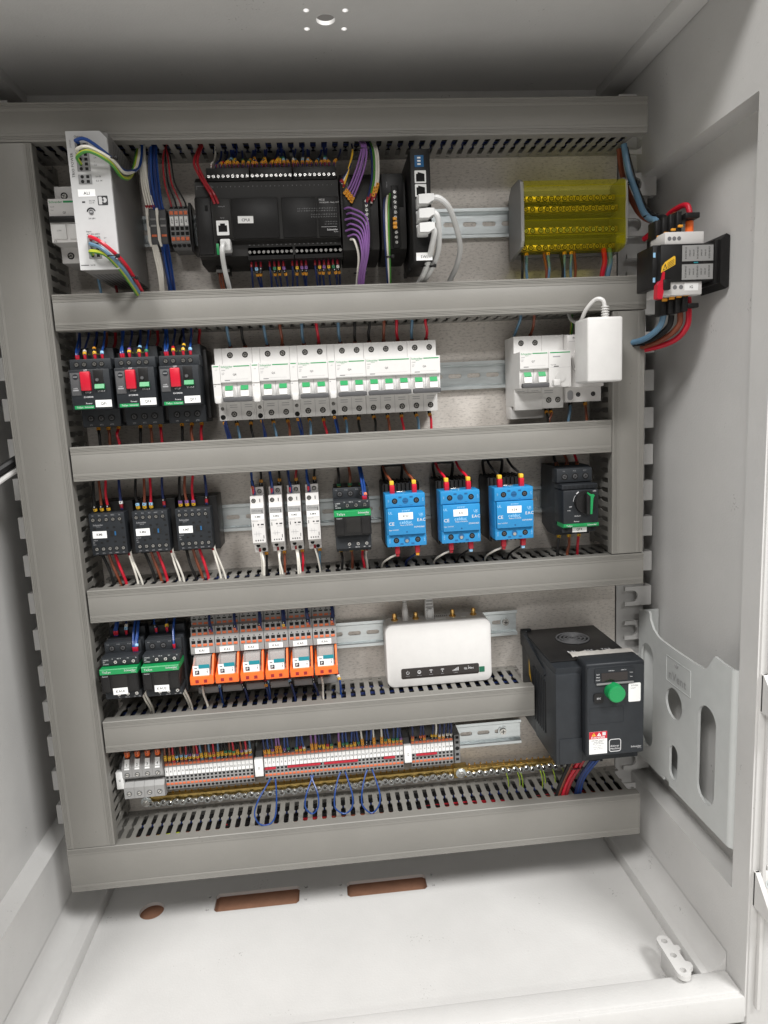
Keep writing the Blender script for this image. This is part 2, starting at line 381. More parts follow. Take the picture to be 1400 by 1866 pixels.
# document pocket on the right wall
def pocket():
    t = thing('document_pocket', 'grey plastic document pocket with oval openings on the right wall', 'document holder', XR+20, 120, -840)
    top = [(8, -628), (34, -622), (38, -624)]+[(38+36*(1-math.cos(math.radians(a)))*.95, -624-26*math.sin(math.radians(a))) for a in (20, 45, 70, 90)]+[(100, -651), (140, -651), (168, -650), (176, -646), (190, -627), (206, -629), (222, -629)]
    outer = top+[(222, -836), (100, -838), (96, -838), (96, -832), (82, -832), (82, -838), (8, -840)]
    def oval(h0, h1, z0, z1): return rrect(h0, h1, z0, z1, (h1-h0)/2-.01, 8)
    holes = [oval(16, 50, -815, -668), oval(160, 196, -812, -692), circ(104, -722, 20, 28), oval(96, 116, -824, -778)]
    b = MB(); b.prism(outer, XR-1, XR+2, 'pocket', 'x', holes=holes); part('front_panel', b, t)
    b = MB(); b.box(XR+2, XR+26, 8, 11, -838, -628, 'pocket', .6); part('end_wall', b, t)
    arc = [(XR+9-10*math.cos(math.radians(a)), 221.9+9*math.sin(math.radians(a))) for a in range(0, 91, 15)]; b = MB(); b.prism(arc+[(XR+26, 230.9), (XR+26, 228.5)]+[(XR+9-7.5*math.cos(math.radians(a)), 221.9+6.5*math.sin(math.radians(a))) for a in range(90, -1, -15)], -836, -629, 'pocket', 'z'); part('end_wall', b, t)
    b = MB(); b.box(XR+2.1, XR+26, 11, 219, -838, -835, 'pocket'); part('bottom', b, t)
    b = MB(); b.prism(rrect(84, 142, -698, -664, .5, 1), XR-1.5, XR-1.0, 'pocket', 'x', holes=[rrect(85, 141, -697, -665, .5, 1)]); part('badge_frame', b, t)
    b = MB()
    fn = lambda p, q: (XR-1.4, 112+p, -686+q)
    b.text('nVent', 0, 0, 11, 0, 'emboss', fn=fn)
    for a in (-50, 0, 50):
        b.tube([(XR-1.6, 110+2*math.sin(math.radians(a)), -674+2), (XR-1.6, 110+5*math.sin(math.radians(a)), -671+4*math.cos(math.radians(a)))], .7, 'emboss', n=5)
    part('lettering', b, t)
pocket()

# ---------------------------------------------------------------- wiring ducts
PITCH = 12.5
HALF = [(13, 6.25), (13.6, 3.3), (33, 3.3), (35, 5.0), (38, 5.0), (41, 3.05), (58, 3.05), (62, 5.4), (73.4, 5.5)]
FING = [(w_, h) for h, w_ in HALF]+[(-w_, h) for h, w_ in reversed(HALF)]
FTRI = [tuple(t) for t in tessellate_polygon([[Vector((p[0], p[1], 0)) for p in FING]])]
def duct(label, orient, a0, a1, t0, t1):
    """a0..a1 along the run, t0..t1 across it (mm)"""
    hor = orient == 'h'; mid = (t0+t1)/2
    P = (lambda s, t, h: (s, h, t)) if hor else (lambda s, t, h: (t, h, s))
    t = thing('wire_duct', label, 'wire duct', *( ((a0+a1)/2, 0, mid) if hor else (mid, 0, (a0+a1)/2)))
    def bx(b, s0, s1, u0, u1, h0, h1, m, bev=0):
        p, q = P(s0, u0, h0), P(s1, u1, h1); b.box(p[0], q[0], p[1], q[1], p[2], q[2], m, bev)
    W_ = t1-t0; prof = [(0, 63), (0, 75.2), (.8, 76)]
    for g in (2.4, 4.0, 5.6): prof += [(g-.35, 76), (g, 75.45), (g+.35, 76)]
    prof += [(8.6, 76), (8.9, 75.6), (9.3, 75.75)]
    prof = prof+[(W_-u, h) for u, h in reversed(prof)]+[(W_-1.4, 63), (W_-1.4, 74.2), (1.4, 74.2), (1.4, 63)]
    b = MB()
    b.prism([(h, t0+u) for u, h in prof] if hor else [(t0+u, h) for u, h in prof], a0, a1, 'duct', 'x' if hor else 'z')
    part('cover', b, t)
    b = MB(); bx(b, a0+2, a1-2, t0+3, t1-3, .2, 2, 'duct'); part('base', b, t)
    n = int((a1-a0-6)//PITCH); off = (a1-a0-n*PITCH)/2
    for tt in (t0+1.7, t1-3.1):
        b = MB(); u0, u1 = tt, tt+1.4
        bx(b, a0+2, a1-2, u0, u1, .3, 5.4, 'duct'); bx(b, a0+2, a1-2, u0, u1, 8.6, 13, 'duct')
        N = len(FING); im = b.mi('duct')
        for i in range(n):
            s = a0+off+(i+.5)*PITCH; k = len(b.v)
            bx(b, s-4.2, s+4.2, u0+.02, u1-.02, 5.4, 8.6, 'duct'); k = len(b.v)
            for uu in (u0, u1): b.v += [P(s+x, uu, h) for x, h in FING]
            fs = [tuple(k+i_ for i_ in tr) for tr in FTRI]+[tuple(k+N+i_ for i_ in reversed(tr)) for tr in FTRI]
            fs += [(k+j, k+(j+1) % N, k+N+(j+1) % N, k+N+j) for j in range(N)]
            b.f += fs; b.m += [im]*len(fs)
            if i % 5 == 2:
                c = P(s, u0 if tt < mid else u1, 66); d = -.5 if tt < mid else .5
                q = P(s, (u0 if tt < mid else u1)+d, 66)
                if hor: b.cyl(c[0], c[1], min(c[2], q[2]), 2.2, .5, 'duct', 'z', 8)
                else: b.cyl(min(c[0], q[0]), c[1], c[2], 2.2, .5, 'duct', 'x', 8)
        part('side_wall', b, t)
    return t
duct('grey slotted wiring duct running along the very top of the plate', 'h', 1.5, 740, -39, 0)
duct('wide vertical grey duct along the left edge of the plate', 'v', -858, -40, 1.5, 60)
duct('grey duct under the black controller row, second from the top', 'h', 62.5, 741, -234.8, -195.6)
duct('grey duct between the white breakers and the blue relays', 'h', 62.5, 699, -402.8, -363.2)
duct('narrow vertical grey duct beside the white plug-in adapter, right of the plate', 'v', -530, -236, 700, 740)
duct('grey duct between the blue relays and the orange relays', 'h', 62.5, 741, -571.2, -531.4)
duct('short grey duct under the white router, ending beside the black drive', 'h', 62.5, 598, -735.8, -695.6)
duct('tall grey duct running along the very bottom of the plate', 'h', 1.5, 740, -917.6, -859)

# ---------------------------------------------------------------- DIN rails
RZ_ = {1: -115, 2: -300, 3: -465.5, 4: -633, 5: -791.5}
def rail(row, x0, x1, label, screws_at=()):
    z = RZ_[row]; t = thing('din_rail', label, 'mounting rail', (x0+x1)/2, 0, z)
    holes = []; x = x0+14
    while x < x1-10: holes.append(rrect(x-8.6, x+8.6, z-2.8, z+2.8, 2.75, 4)); x += 24.6
    holes2 = [h for h in holes]
    b = MB(); b.prism([(x0, z-12.6), (x1, z-12.6), (x1, z+12.6), (x0, z+12.6)], .3, 1.4, 'zinc', 'h', holes=holes2); part('web', b, t)
    for s in (-1, 1):
        b = MB(); pr = [(.3, 12.5), (1.4, 11.6), (5.6, 12.2), (6.3, 13), (6.3, 17.4), (7.5, 17.4), (7.5, 12.4), (6.6, 11.2)]
        pr = [(.3, 12.6), (.3, 13.7), (5.9, 13.7), (6.3, 14.1), (6.3, 17.4), (7.5, 17.4), (7.5, 13.6), (6.6, 12.6)]
        b.prism([(h, z+s*u) for h, u in pr], x0, x1, 'zinc', 'x'); part('flange', b, t)
    me = shared('rail_screw', lambda b: (b.cyl(0, 0, 0, 7, 1, 'zinc', n=18), b.cyl(0, 1, 0, 5, 2.6, 'steel', n=16, r2=4.4), b.box(-3, 3, 3.2, 3.75, -.5, .5, 'hole'), b.box(-.5, .5, 3.2, 3.76, -3, 3, 'hole')))
    for x in screws_at: sp('screw', me, t, x, 1.45, z)
    return t
rail(1, 66, 690, 'zinc mounting rail behind the black controller row')
rail(2, 66, 692, 'zinc mounting rail behind the white breaker row')
rail(3, 66, 690, 'zinc mounting rail behind the blue relay row')
rail(4, 66, 597, 'zinc mounting rail ending right of the white router', (582,))
rail(5, 66, 600, 'zinc mounting rail ending right of the numbered terminals', (575,))

# ================================================================ wires
WL = []
def along(P, d):
    n = len(P)-1
    while n > 0:
        L = (Vector(P[n])-Vector(P[n-1])).length
        if d <= L: return tuple(Vector(P[n]).lerp(Vector(P[n-1]), d/L if L else 0))
        d -= L; n -= 1
    return P[0]
NICE = {'blue': 'blue', 'navy': 'dark blue', 'red': 'red', 'dred': 'dark red', 'black': 'black', 'brown': 'brown', 'cream': 'white', 'lblue': 'light blue', 'purple': 'purple', 'lime': 'yellow-green', 'cable': 'grey-white', 'white': 'white'}
BULK = None
def wire(c, pts, r, dev, side, ferr=None, marks=(), m2=None, k=6, fl=7., name='wire', n=7, label=None, group=None):
    P = spline(pts, k)
    if BULK is not None:
        BULK.tube(P, r, c, n=6, m2=m2); d = 0
        if ferr: BULK.tube([along(P, 0), along(P, fl)], r*1.2, ferr, n=6); d = fl+.3
        for m in marks: BULK.tube([along(P, d), along(P, d+3.2)], r+.75, m, n=8); q = (Vector(along(P, d))+Vector(along(P, d+3.2)))/2; BULK.box(q.x-.5, q.x+.5, q.y+(r+.75)*.8, q.y+r+.82, q.z-.75, q.z+.75, 'inkl' if m == 'black' else 'ink'); d += 3.45
        return None
    b = MB().tube(P, r, c, n=n, m2=m2)
    o = solo(name, b, 'x', name.split('_')[-1], org=P[0])
    d = 0
    if ferr:
        a, e = along(P, 0), along(P, fl); part('ferrule', MB().tube([a, along(P, fl*.5), e], [r*.9, r*1.18, r*1.3], ferr, n=7), o); d = fl+.3
    for m in marks:
        ml = 3.2; a, e = along(P, d), along(P, d+ml); b = MB(); q = r+.75
        b.tube([a, e], q, m, n=8)
        mid = (Vector(a)+Vector(e))/2
        if m not in ('black', 'ink'):
            b.box(mid.x-.55, mid.x+.55, mid.y+q*.80, mid.y+q+.06, mid.z-.75, mid.z+.75, 'ink')
        else: b.box(mid.x-.45, mid.x+.45, mid.y+q*.80, mid.y+q+.06, mid.z-.8, mid.z+.8, 'inkl')
        part('marker_sleeve', b, o); d += ml+.25
    if label: o['label'] = label
    else: WL.append((dev, side, P[-1][0], c, o))
    if group: o['group'] = group
    return o
def tie(parent_pts, label, r=2.2, head=(1, 0, 0)):
    """small black cable tie: ring plus head"""
    (x, h, z), (rx, rh) = parent_pts, (r, r) if not isinstance(r, tuple) else r
    b = MB().tube([(x+rx*math.cos(a), h+rh*math.sin(a), z) for a in [2*math.pi*i/14 for i in range(14)]], .75, 'black', n=6, closed=True)
    o = solo('cable_tie', b, label, 'cable tie', org=(x, h, z))
    part('head', MB().box(x+rx-1.2+head[0], x+rx+2.0+head[0], h+rh*.3, h+rh*.3+3, z-1.8, z+1.8, 'black', .4), o)
    return o
def nlabel(t, s, x0, x1, z0, z1, h, size=2.5, lab=None):
    a = random.uniform(-.022, .022); cx, cz = (x0+x1)/2, (z0+z1)/2; hx, hz = (x1-x0)/2, (z1-z0)/2; R2 = lambda u, v: (cx+u*math.cos(a)-v*math.sin(a), cz+u*math.sin(a)+v*math.cos(a))
    b = MB().prism([R2(-hx, -hz), R2(hx, -hz), R2(hx, hz), R2(-hx, hz)], h, h+.3, 'paper'); b.text(s, cx+random.uniform(-.5, .5), cz+random.uniform(-.3, .3), size*1.12, h+.36, 'ink', rot=a); part('name_label', b, t, lab)
def holes_part(t, pts, w_, hgt, name='wire_openings'):
    b = MB()
    for x, h, z in pts: b.box(x-w_/2, x+w_/2, h-.2, h+.12, z-hgt/2, z+hgt/2, 'hole')
    part(name, b, t)
def logo(b, x, z, size, h, m, al='l', bar=None):
    """maker's word with its small second line"""
    b.text('Schneider', x, z, size, h, m, al); b.text('Electric', x+(size*2.6 if al == 'l' else 0), z-size*1.05, size*.5, h, m, al)

# ================================================================ row 1
def breaker(tag, x0, poles, aux, desc, zc=-300, top=42, bot=-42, nt=21.8, nb=-20.8, hs=48, hn=74, group='white breakers with green toggles'):
    p = 17.52; aw = 8.9 if aux else 0; W_ = aw+p*poles
    t = thing('circuit_breaker', desc, 'circuit breaker', x0, 0, zc, group)
    def prof(n0, n1): return [(7.6, zc+top), (hs, zc+top), (hs, zc+n0), (hn, zc+n0), (hn, zc+1.6), (hn-3.5, zc+1.2), (hn-3.5, zc+n1), (hs-1, zc+n1), (hs-1, zc+bot), (7.6, zc+bot)]
    b = MB(); b.prism(prof(nt, nb), x0+aw+.15, x0+W_-.15, 'white', 'x')
    for i in range(1, poles):
        x = x0+aw+p*i; b.box(x-.18, x+.18, hs-2, hs+.06, zc+nt+.3, zc+top-1, 'inkl'); b.box(x-.18, x+.18, hs-2, hs-.94, zc+bot+.5, zc+nb-.3, 'inks'); b.box(x-.25, x+.25, hn-6, hn-3.44, zc+nb+5, zc+1, 'inks')
    part('body', b, t)
    if aux:
        b = MB(); q = prof(nt, nb+1.2); q[4] = (hn, zc+.4); q[5] = (hn-1.0, zc+.2); q[6] = (hn-1.0, zc+nb)
        b.prism(q, x0+.12, x0+aw-.12, 'white', 'x'); b.box(x0+1.2, x0+aw-1, hn-3, hn+2, zc+nb-1, zc+nb+6.5, 'white', .6)
        b.box(x0+1.2, x0+aw-1.4, hn-1, hn+.15, zc+nt-2.6, zc+nt-1.6, 'green'); b.text('iOF', x0+4.4, zc+nt-6, 1.1, hn+.1, 'inks')
        b.box(x0+1, x0+2.6, hn-2, hn-.9, zc-3, zc-2, 'inks'); b.prism(rrect(x0+3, x0+6.4, zc-13, zc-4, .5, 1), hn-1.2, hn-.92, 'inkl', holes=[rrect(x0+3.3, x0+6.1, zc-12.7, zc-4.3, .4, 1)])
        part('auxiliary_contact', b, t)
        screws(t, [(x0+4.4, hs-.8, zc+nb-7)], 1.7)
        b = MB().cyl(x0+4.4, hs-3, zc+bot+4, 3, 2.3, 'hole', n=14); part('wire_openings', b, t)
    xa = x0+aw; xb = x0+W_
    b = MB()
    b.text('Schneider', xa+1.2, zc+nt-2.6, 2.25, hn+.08, 'green', 'l', wid=13.2); b.text('Electric', xa+6.5, zc+nt-4.7, .9, hn+.08, 'green', 'l')
    b.box(xa+15.4, xb-1.6, hn-.5, hn+.12, zc+nt-3.0, zc+nt-1.9, 'green')
    b.text('iC60N', xa+1.6, zc+nt-6.6, 1.1, hn+.08, 'inkg', 'l'); b.text('C 10A', xa+1.6, zc+nt-9.6, .9, hn+.08, 'inkg', 'l'); b.text('400V', xa+1.6, zc+nt-11.2, .8, hn+.08, 'inkg', 'l')
    b.text(tag, xa+(xb-xa)*.46, zc+nt-11.6, 2.1, hn+.08, 'ink')
    b.box(xa+4.5, xa+10.5, hn-.4, hn+.1, zc+3.4, zc+4.3, 'inkg'); b.box(xa+11, xb-4, hn-.4, hn+.06, zc+4.7, zc+4.85, 'inks')
    b.box(xa+.5, xb-.5, hn-.4, hn+.05, zc+2.0, zc+2.25, 'inks')
    for i in range(poles):
        x = xa+p*(i+.5)
        for dz in (-3.2, -5.8): b.box(x-4.4, x+4.4, hs-1.4, hs-.9, zc+nb+dz-.35, zc+nb+dz+.35, 'inks')
    part('lettering', b, t)
    tg = shared('toggle', lambda b: (b.prism([(-8, -14.5), (2.2, -14.5), (5.0, -12.6), (4.0, -6), (.5, 0), (-8, 0)], -4.5, 4.5, 'white', 'x'),))
    gb = shared('toggle_band', lambda b: b.prism([(4.25, -5.2), (3.9, -5.1), (.9, -.6), (.2, -.2), (.4, 0), (1.0, -.2)], -4.4, 4.4, 'green', 'x'))
    for i in range(poles):
        x = xa+p*(i+.5); o = sp('toggle', tg, t, x, hn-1.4, zc-2.2)
        q = bpy.data.objects.new('green_band', gb); col.objects.link(q); q.parent = o; q.location = (0, -.0004, 0)
    b = MB().box(xa+1.6, xb-.6, hn-2, hn+5.2, zc+nb+.2, zc+nb+5.4, 'dgrey', 1.2); part('handle_bar', b, t)
    screws(t, [(xa+p*(i+.5)+ .6, hs+.05, zc+nt+12.2) for i in range(poles)]+[(xa+p*(i+.5), hs-.95, zc+nb-14) for i in range(poles)], 2.9)
    return t

def row1():
    # small breaker half hidden behind the power supply
    x0, zc = 68, -116; t = thing('circuit_breaker', 'white two-pole breaker Q1 half hidden behind the tall power supply', 'circuit breaker', x0, 0, zc)
    b = MB(); b.prism([(7.6, zc+41), (46, zc+41), (46, zc+21), (70, zc+21), (70, zc-24), (46, zc-24), (46, zc-41), (7.6, zc-41)], x0, x0+35, 'white2', 'x'); part('body', b, t)
    part('handle_bar', MB().box(x0, x0+35, 68, 74, zc-3.5, zc+2.5, 'black', .8), t)
    for i in (0, 1): part('rocker', MB().box(x0+1.5+17.5*i, x0+16.5+17.5*i, 69, 71.4, zc-21, zc-5, 'white', 1), t)
    b = MB(); b.text('Schneider', x0+1, zc+18, 2.4, 70.1, 'green', 'l'); b.box(x0+16, x0+34, 69.6, 70.15, zc+17, zc+19, 'green'); b.text('Acti9', x0+2, zc+13, 1.2, 70.1, 'inkg', 'l'); b.text('C16A', x0+2, zc+9.5, 1, 70.1, 'inkg', 'l'); b.text('Q1', x0+16, zc+7, 2.2, 70.1, 'ink')
    b.text('I.ON', x0+9, zc-12, 1.6, 71.5, 'inkg'); b.text('C2', x0+2, zc-22.6, 1.8, 70.1, 'ink', 'l'); part('lettering', b, t)
    screws(t, [(x0+10, 46.2, zc+31), (x0+10, 46.2, zc-33)], 3.2)
    # power supply
    x0, x1, z0, z1, H = 112, 152.3, -181, -48, 125
    t = thing('power_supply', 'tall white power supply AL1 standing proud at the upper left', 'power supply', x0, 0, -115)
    b = MB(); b.box(x0+.6, x1, 8, H-3, z0+.5, z1-.5, 'psuside', .8); part('housing', b, t)
    b = MB(); b.prism([(x0, z0), (x1-2, z0), (x1-.5, z0+2), (x1-.5, z1-7), (x1-7, z1), (x0, z1)], H-3, H, 'psu'); part('front', b, t)
    b = MB()
    for i in range(9): b.box(x0+4+i*4, x0+6+i*4, 20, 100, z0-.05+.5, z0+.62, 'dgrey')
    part('vent_grille', b, t); b = MB()
    for i in range(14): b.box(x1-.2, x1+.06, 20+i*6.5, 22.5+i*6.5, z1-18, z1-4, 'dgrey')
    part('vent_grille', b, t)
    def term(za, zb, n, xa=x0+8, xb=x0+21):
        q = MB().box(xa, xb, H, H+.7, za, zb, 'grey', .3); o = part('terminal', q, t); q = MB()
        for i in range(n):
            z = zb-(zb-za)*(i+.5)/n; q.cyl(xa+4, H+.5, z, 1.7, .35, 'hole', n=10); q.box(xa+8, xb-2, H+.5, H+.85, z-1.4, z+1.4, 'hole')
        part('wire_openings', q, o)
    term(z1-38, z1-11, 6); term(z1-50, z1-41, 2); term(z0+11, z0+33, 4, x0+10, x0+23)
    nlabel(t, 'AL1', x0+6, x0+23, z1-62, z1-55, H, 2.6)
    b = MB(); b.text('Output', x0+8, z1-5, 1.9, H+.1, 'ink', 'l'); b.text('DC 24V 10A', x0+8, z1-8, 1.7, H+.1, 'ink', 'l')
    b.text('TRIO POWER', x0+3.6, z1-32, 2.6, H+.1, 'ink', rot=math.pi/2); b.text('2903149', x0+3.6, z1-12, 1.6, H+.1, 'inkg', rot=math.pi/2)
    for i, s in enumerate(('2.1', '2.2', '2.3', '2.4', '-', '3.3')): b.text(s, x0+25, z1-15-3.4*i, 1.4, H+.1, 'ink', 'l')
    b.text('3.1 /13', x0+25, z1-43, 1.6, H+.1, 'ink', 'l'); b.text('3.2 /14', x0+25, z1-47, 1.6, H+.1, 'ink', 'l')
    b.text('DC OK', x0+16, z1-66, 1.3, H+.1, 'ink', 'l'); b.text('Iout 90%', x0+16, z1-68, 1.1, H+.1, 'ink', 'l'); b.box(x0+9, x0+12, H-.1, H+.1, z1-68, z1-66.4, 'ink')
    b.text('24-28V', x0+17, z1-83, 1.5, H+.1, 'ink'); b.text('Input', x0+10, z0+37.5, 1.7, H+.1, 'ink', 'l'); b.text('AC 100-240V', x0+10, z0+34.8, 1.6, H+.1, 'ink', 'l')
    for i, s in enumerate(('L+', '1.1', '-', '1.2', '1.3')): b.text(s, x0+27, z0+31-4.4*i, 1.5, H+.1, 'ink', 'l')
    b.box(x0+1, x0+9, H-.1, H+.1, z0+4.2, z0+4.9, 'ink'); b.text('5A 9B', x0+13, z0+4.5, 1.2, H+.1, 'ink')
    # maker's square mark: dark rounded square, pale letter shapes
    cx, cz = x0+29.5, z1-66; b.prism(rrect(cx-5, cx+5, cz-4.6, cz+4.6, .8, 2), H, H+.12, 'ink')
    b.prism(rrect(cx-4, cx-.8, cz-3.7, cz+3.7, .3, 1), H+.1, H+.16, 'psu'); b.prism(circ(cx+1.4, cz+.4, 2.6, 16), H+.1, H+.17, 'psu'); b.cyl(cx+.2, H+.1, cz+.4, 1.0, .1, 'ink', n=10); b.box(cx-.2, cx+.6, H+.1, H+.2, cz-3.7, cz+3.7, 'ink')
    part('lettering', b, t)
    b = MB(); b.cyl(x0+17, H, z1-77, 2.3, .8, 'dgrey', n=16); b.box(x0+15.4, x0+18.6, H+.7, H+.95, z1-77.3, z1-76.7, 'inkl')
    b.tube([(x0+17+4*math.cos(math.radians(a)), H+.2, z1-77+4*math.sin(math.radians(a))) for a in range(20, 171, 15)], .7, 'ink', n=5); part('voltage_dial', b, t)
    # two narrow plug connectors with white strips
    for i, xx in enumerate((164.5, 175.5)):
        t = thing('terminal_block', '%s dark connector with a white edge strip between power supply and four-way terminals' % ('left' if i == 0 else 'right'), 'terminal', xx, 0, -119, None)
        part('body', MB().box(xx+3.2, xx+10.6, 7.6, 42, -139, -99, 'dgrey', .5), t)
        b = MB(); b.prism([(xx, -98), (xx+3, -98), (xx+3, -106), (xx+2.2, -108), (xx+2.2, -118), (xx+3.2, -121), (xx+3.2, -136), (xx+4.4, -141), (xx+2, -141), (xx, -134)], 38, 44, 'cream'); part('white_strip', b, t)
        b = MB(); b.box(xx+4, xx+10, 41.5, 43, -112, -110, 'grey'); b.box(xx+4, xx+10, 41.5, 43, -119, -117, 'lgrey'); part('ridge', b, t)
        part('lever', MB().box(xx+4.2, xx+10, 41, 43.2, -130, -127.6, 'lever', .3), t)
    # four-way terminals
    for i, s in enumerate(('A0+', 'A0-', 'A1+', 'A1-')):
        xx = 190.2+5.35*i; t = thing('terminal_block', 'grey terminal tagged %s beside the black controller' % s, 'terminal', xx, 0, -119, 'four terminals left of the controller')
        b = MB(); b.prism([(7.6, -143), (34, -143), (43, -137), (44, -131), (44, -107), (43, -101), (34, -95), (7.6, -95)], xx+.1, xx+5.2, 'grey', 'x'); part('body', b, t)
        b = MB()
        for z in (-99.5, -139.5): b.cyl(xx+2.65, 38.5, z, 2.1, 2.6, 'hole', n=10)
        for z in (-122, -127.5): b.box(xx+.8, xx+4.6, 43.8, 44.15, z-1.9, z+1.9, 'hole')
        part('wire_openings', b, t)
        for z in (-105, -133.2): part('lever', MB().box(xx+.7, xx+4.7, 42.5, 45, z-2, z+2, 'lever', .3), t)
        b = MB().box(xx+.7, xx+4.7, 44, 44.8, -119, -109, 'paper'); b.text(s, xx+2.7, -114, 2.2, 44.9, 'ink', rot=math.pi/2); part('marker_tag', b, t)
    part('end_plate', MB().box(211.7, 214.6, 7.6, 40, -146, -93, 'black', .5), t)
    # controller
    x0, x1 = 224, 383.5; t = thing('controller', 'wide black programmable controller CPU1 with rows of screw terminals', 'controller', x0, 0, -117)
    b = MB(); b.prism([(8, -164), (50, -164), (62, -158), (62, -144), (70, -142.5), (70, -98), (62, -96), (60, -78), (48, -70), (8, -70)], x0, x1, 'plc', 'x')
    b.box(x0, x0+22, 30, 71, -160, -96, 'plc', 2); part('body', b, t)
    part('left_cover', MB().box(x0+1, x0+18, 66, 73, -158, -97, 'black', 2), t); part('badge_slot', MB().box(x0+11, x0+14.5, 73, 73.2, -112, -106, 'hole'), t)
    for a, c in ((x0+40, x0+91), (x0+95, x0+135-2), (x0+135, x1-1.5)): part('front_cover', MB().box(a, c, 68, 72, -141.5, -99, 'black', .7), t)
    part('front_cover', MB().box(x0+19, x0+39, 66, 71.3, -141, -99, 'plc', .6), t)
    for a, c, n, z, hz in ((x0+14, x0+61.5, 9, -70.6, 7), (x0+62.3, x0+109, 9, -70.6, 7), (x0+109.8, x0+158, 9, -70.6, 7), (x0+53, x0+105, 10, -155.5, 7), (x0+106, x1+1.5, 10, -155.5, 7)):
        top = z > -100
        o = part('terminal_strip', MB().box(a, c, 40, 62, z-hz, z+hz, 'black', .8), t)
        pts = [(a+(c-a)*(i+.5)/n, 62.1, z-(2.2 if top else -1.2)) for i in range(n)]
        me = shared('tiny_screw', lambda b: (b.cyl(0, 0, 0, 1.75, .4, 'chrome', n=10), b.box(-1.2, 1.2, .3, .5, -.22, .22, 'inkg')))
        for p in pts: sp('screw', me, o, *p, rot=(0, random.uniform(-1.2, 1.2), 0))
    b = MB()
    b.prism(rrect(x0+22, x0+35.5, -137.5, -122, .8, 2), 71.3, 71.9, 'paper', holes=[[(x0+24, -134), (x0+33.5, -134), (x0+33.5, -127), (x0+31.4, -127), (x0+31.4, -125), (x0+26, -125), (x0+26, -127), (x0+24, -127)]])
    b.box(x0+23.6, x0+34, 71.2, 71.45, -134.3, -124.6, 'hole'); part('network_socket', b, t)
    part('status_window', MB().box(x0+20, x0+23, 70, 71.6, -158, -146, 'green', .4), t)
    b = MB().box(x0+24, x0+35, 62, 66, -157, -144, 'dgrey', .5); b.box(x0+29.5, x0+32.5, 66, 66.2, -155, -146, 'paper'); part('usb_socket', b, t)
    nlabel(t, 'CPU1', x0+46, x0+63, -125.5, -118, 72, 2.6)
    b = MB(); b.text('M221', x0+137, -102.5, 2.2, 72.1, 'inkl', 'l'); b.text('TM221CE40R - Relay OUT', x0+137, -105.4, 1.35, 72.1, 'inkl', 'l')
    for i, (n, z) in enumerate(((24, -111.5), (24, -114), (16, -118), (16, -120.6), (8, -126), (8, -128.5))):
        for j in range(n): b.text(str((j+i) % 10), x1-4-j*1.85, z, 1.2, 72.1, 'inks')
    b.box(x0+138, x1-4, 71.9, 72.1, -131.6, -131.3, 'inkl'); b.text('Schneider', x1-3, -134.4, 2.1, 72.1, 'inkl', 'r'); b.text('Electric', x1-3, -136.8, 1.0, 72.1, 'inkl', 'r')
    b.text('Analog IN', x0+29, -107, 1.2, 71.4, 'inks'); b.text('Serial', x0+29, -119, 1.2, 71.4, 'inks')
    for i in range(28): b.text(str(i % 10), x0+20+i*4.9, -83.5, 1.2, 61.2, 'inks')
    for i in range(20): b.text('Q'+str(i % 10), x0+56+i*5.1, -146.8, 1.0, 63.2, 'inks')
    b.prism(rrect(x0+2, x0+19, -95, -82, .3, 1), 60.5, 60.9, 'inkg', holes=[rrect(x0+2.5, x0+18.5, -94.5, -82.5, .3, 1)])
    part('lettering', b, t)
    b = MB().box(x0+14, x0+29, 20, 44, -172, -164, 'black', .8); b.box(x0+14, x0+29, 44, 44.3, -171.6, -168.4, 'lgrey'); b.text('L   N', x0+21.5, -170, 1.8, 44.4, 'ink'); part('power_plug', b, t)
    # expansion modules
    for i, (a, c, lab) in enumerate(((385.5, 427, 'wider black expansion module with purple wires right of the controller'), (430, 458.5, 'narrow black expansion module between purple wires and the network switch'))):
        t = thing('expansion_module', lab, 'module', a, 0, -117); z0, z1 = -164, -70
        b = MB(); b.prism([(8, z0), (50, z0), (66, z0+8), (70, z0+18), (70, z1-18), (66, z1-10), (50, z1), (8, z1)], a, c, 'plc', 'x'); part('body', b, t)
        part('front_cover', MB().box(a+2, a+12 if i == 0 else c-2, 66, 71, -112 if i else -140, -76, 'black', .8), t)
        n = 11; xs = c-12 if i else c-13
        part('terminal_strip', MB().box(xs-4, xs+4.5, 60, 71.5, -156, -93+(4 if i else -10), 'black', .6), t)
        me = shared('tiny_screw', None)
        for k in range(n): sp('screw', me, t, xs, 71.6, -105-k*4.75 if i == 0 else -96-k*5.4, rot=(0, random.uniform(-1, 1), 0))
        b = MB(); b.text('TM3AI8', a+8, -88, 1.3, 71.2, 'inks', rot=math.pi/2); part('lettering', b, t)
    # network switch
    x0, x1, z0, z1, H = 461.5, 483.5, -177, -60, 98
    t = thing('network_switch', 'tall narrow black network switch with white network plugs', 'network switch', x0, 0, -118)
    b = MB(); b.box(x0, x1, 8, H, z0, z1, 'black', 1.2); b.box(x0-.5, x0+3, 10, 60, z0-2, z0+4, 'black', .5); part('body', b, t)
    b = MB().box(x0+5, x0+15, H, H+.8, -79, -67, 'ssrdark', .3); part('dip_switch', b, t)
    b = MB(); [b.box(x0+8, x0+11.5, H+.8, H+1.3, -70.6-3.2*i, -69-3.2*i, 'paper') for i in range(3)]; part('dip_levers', b, t)
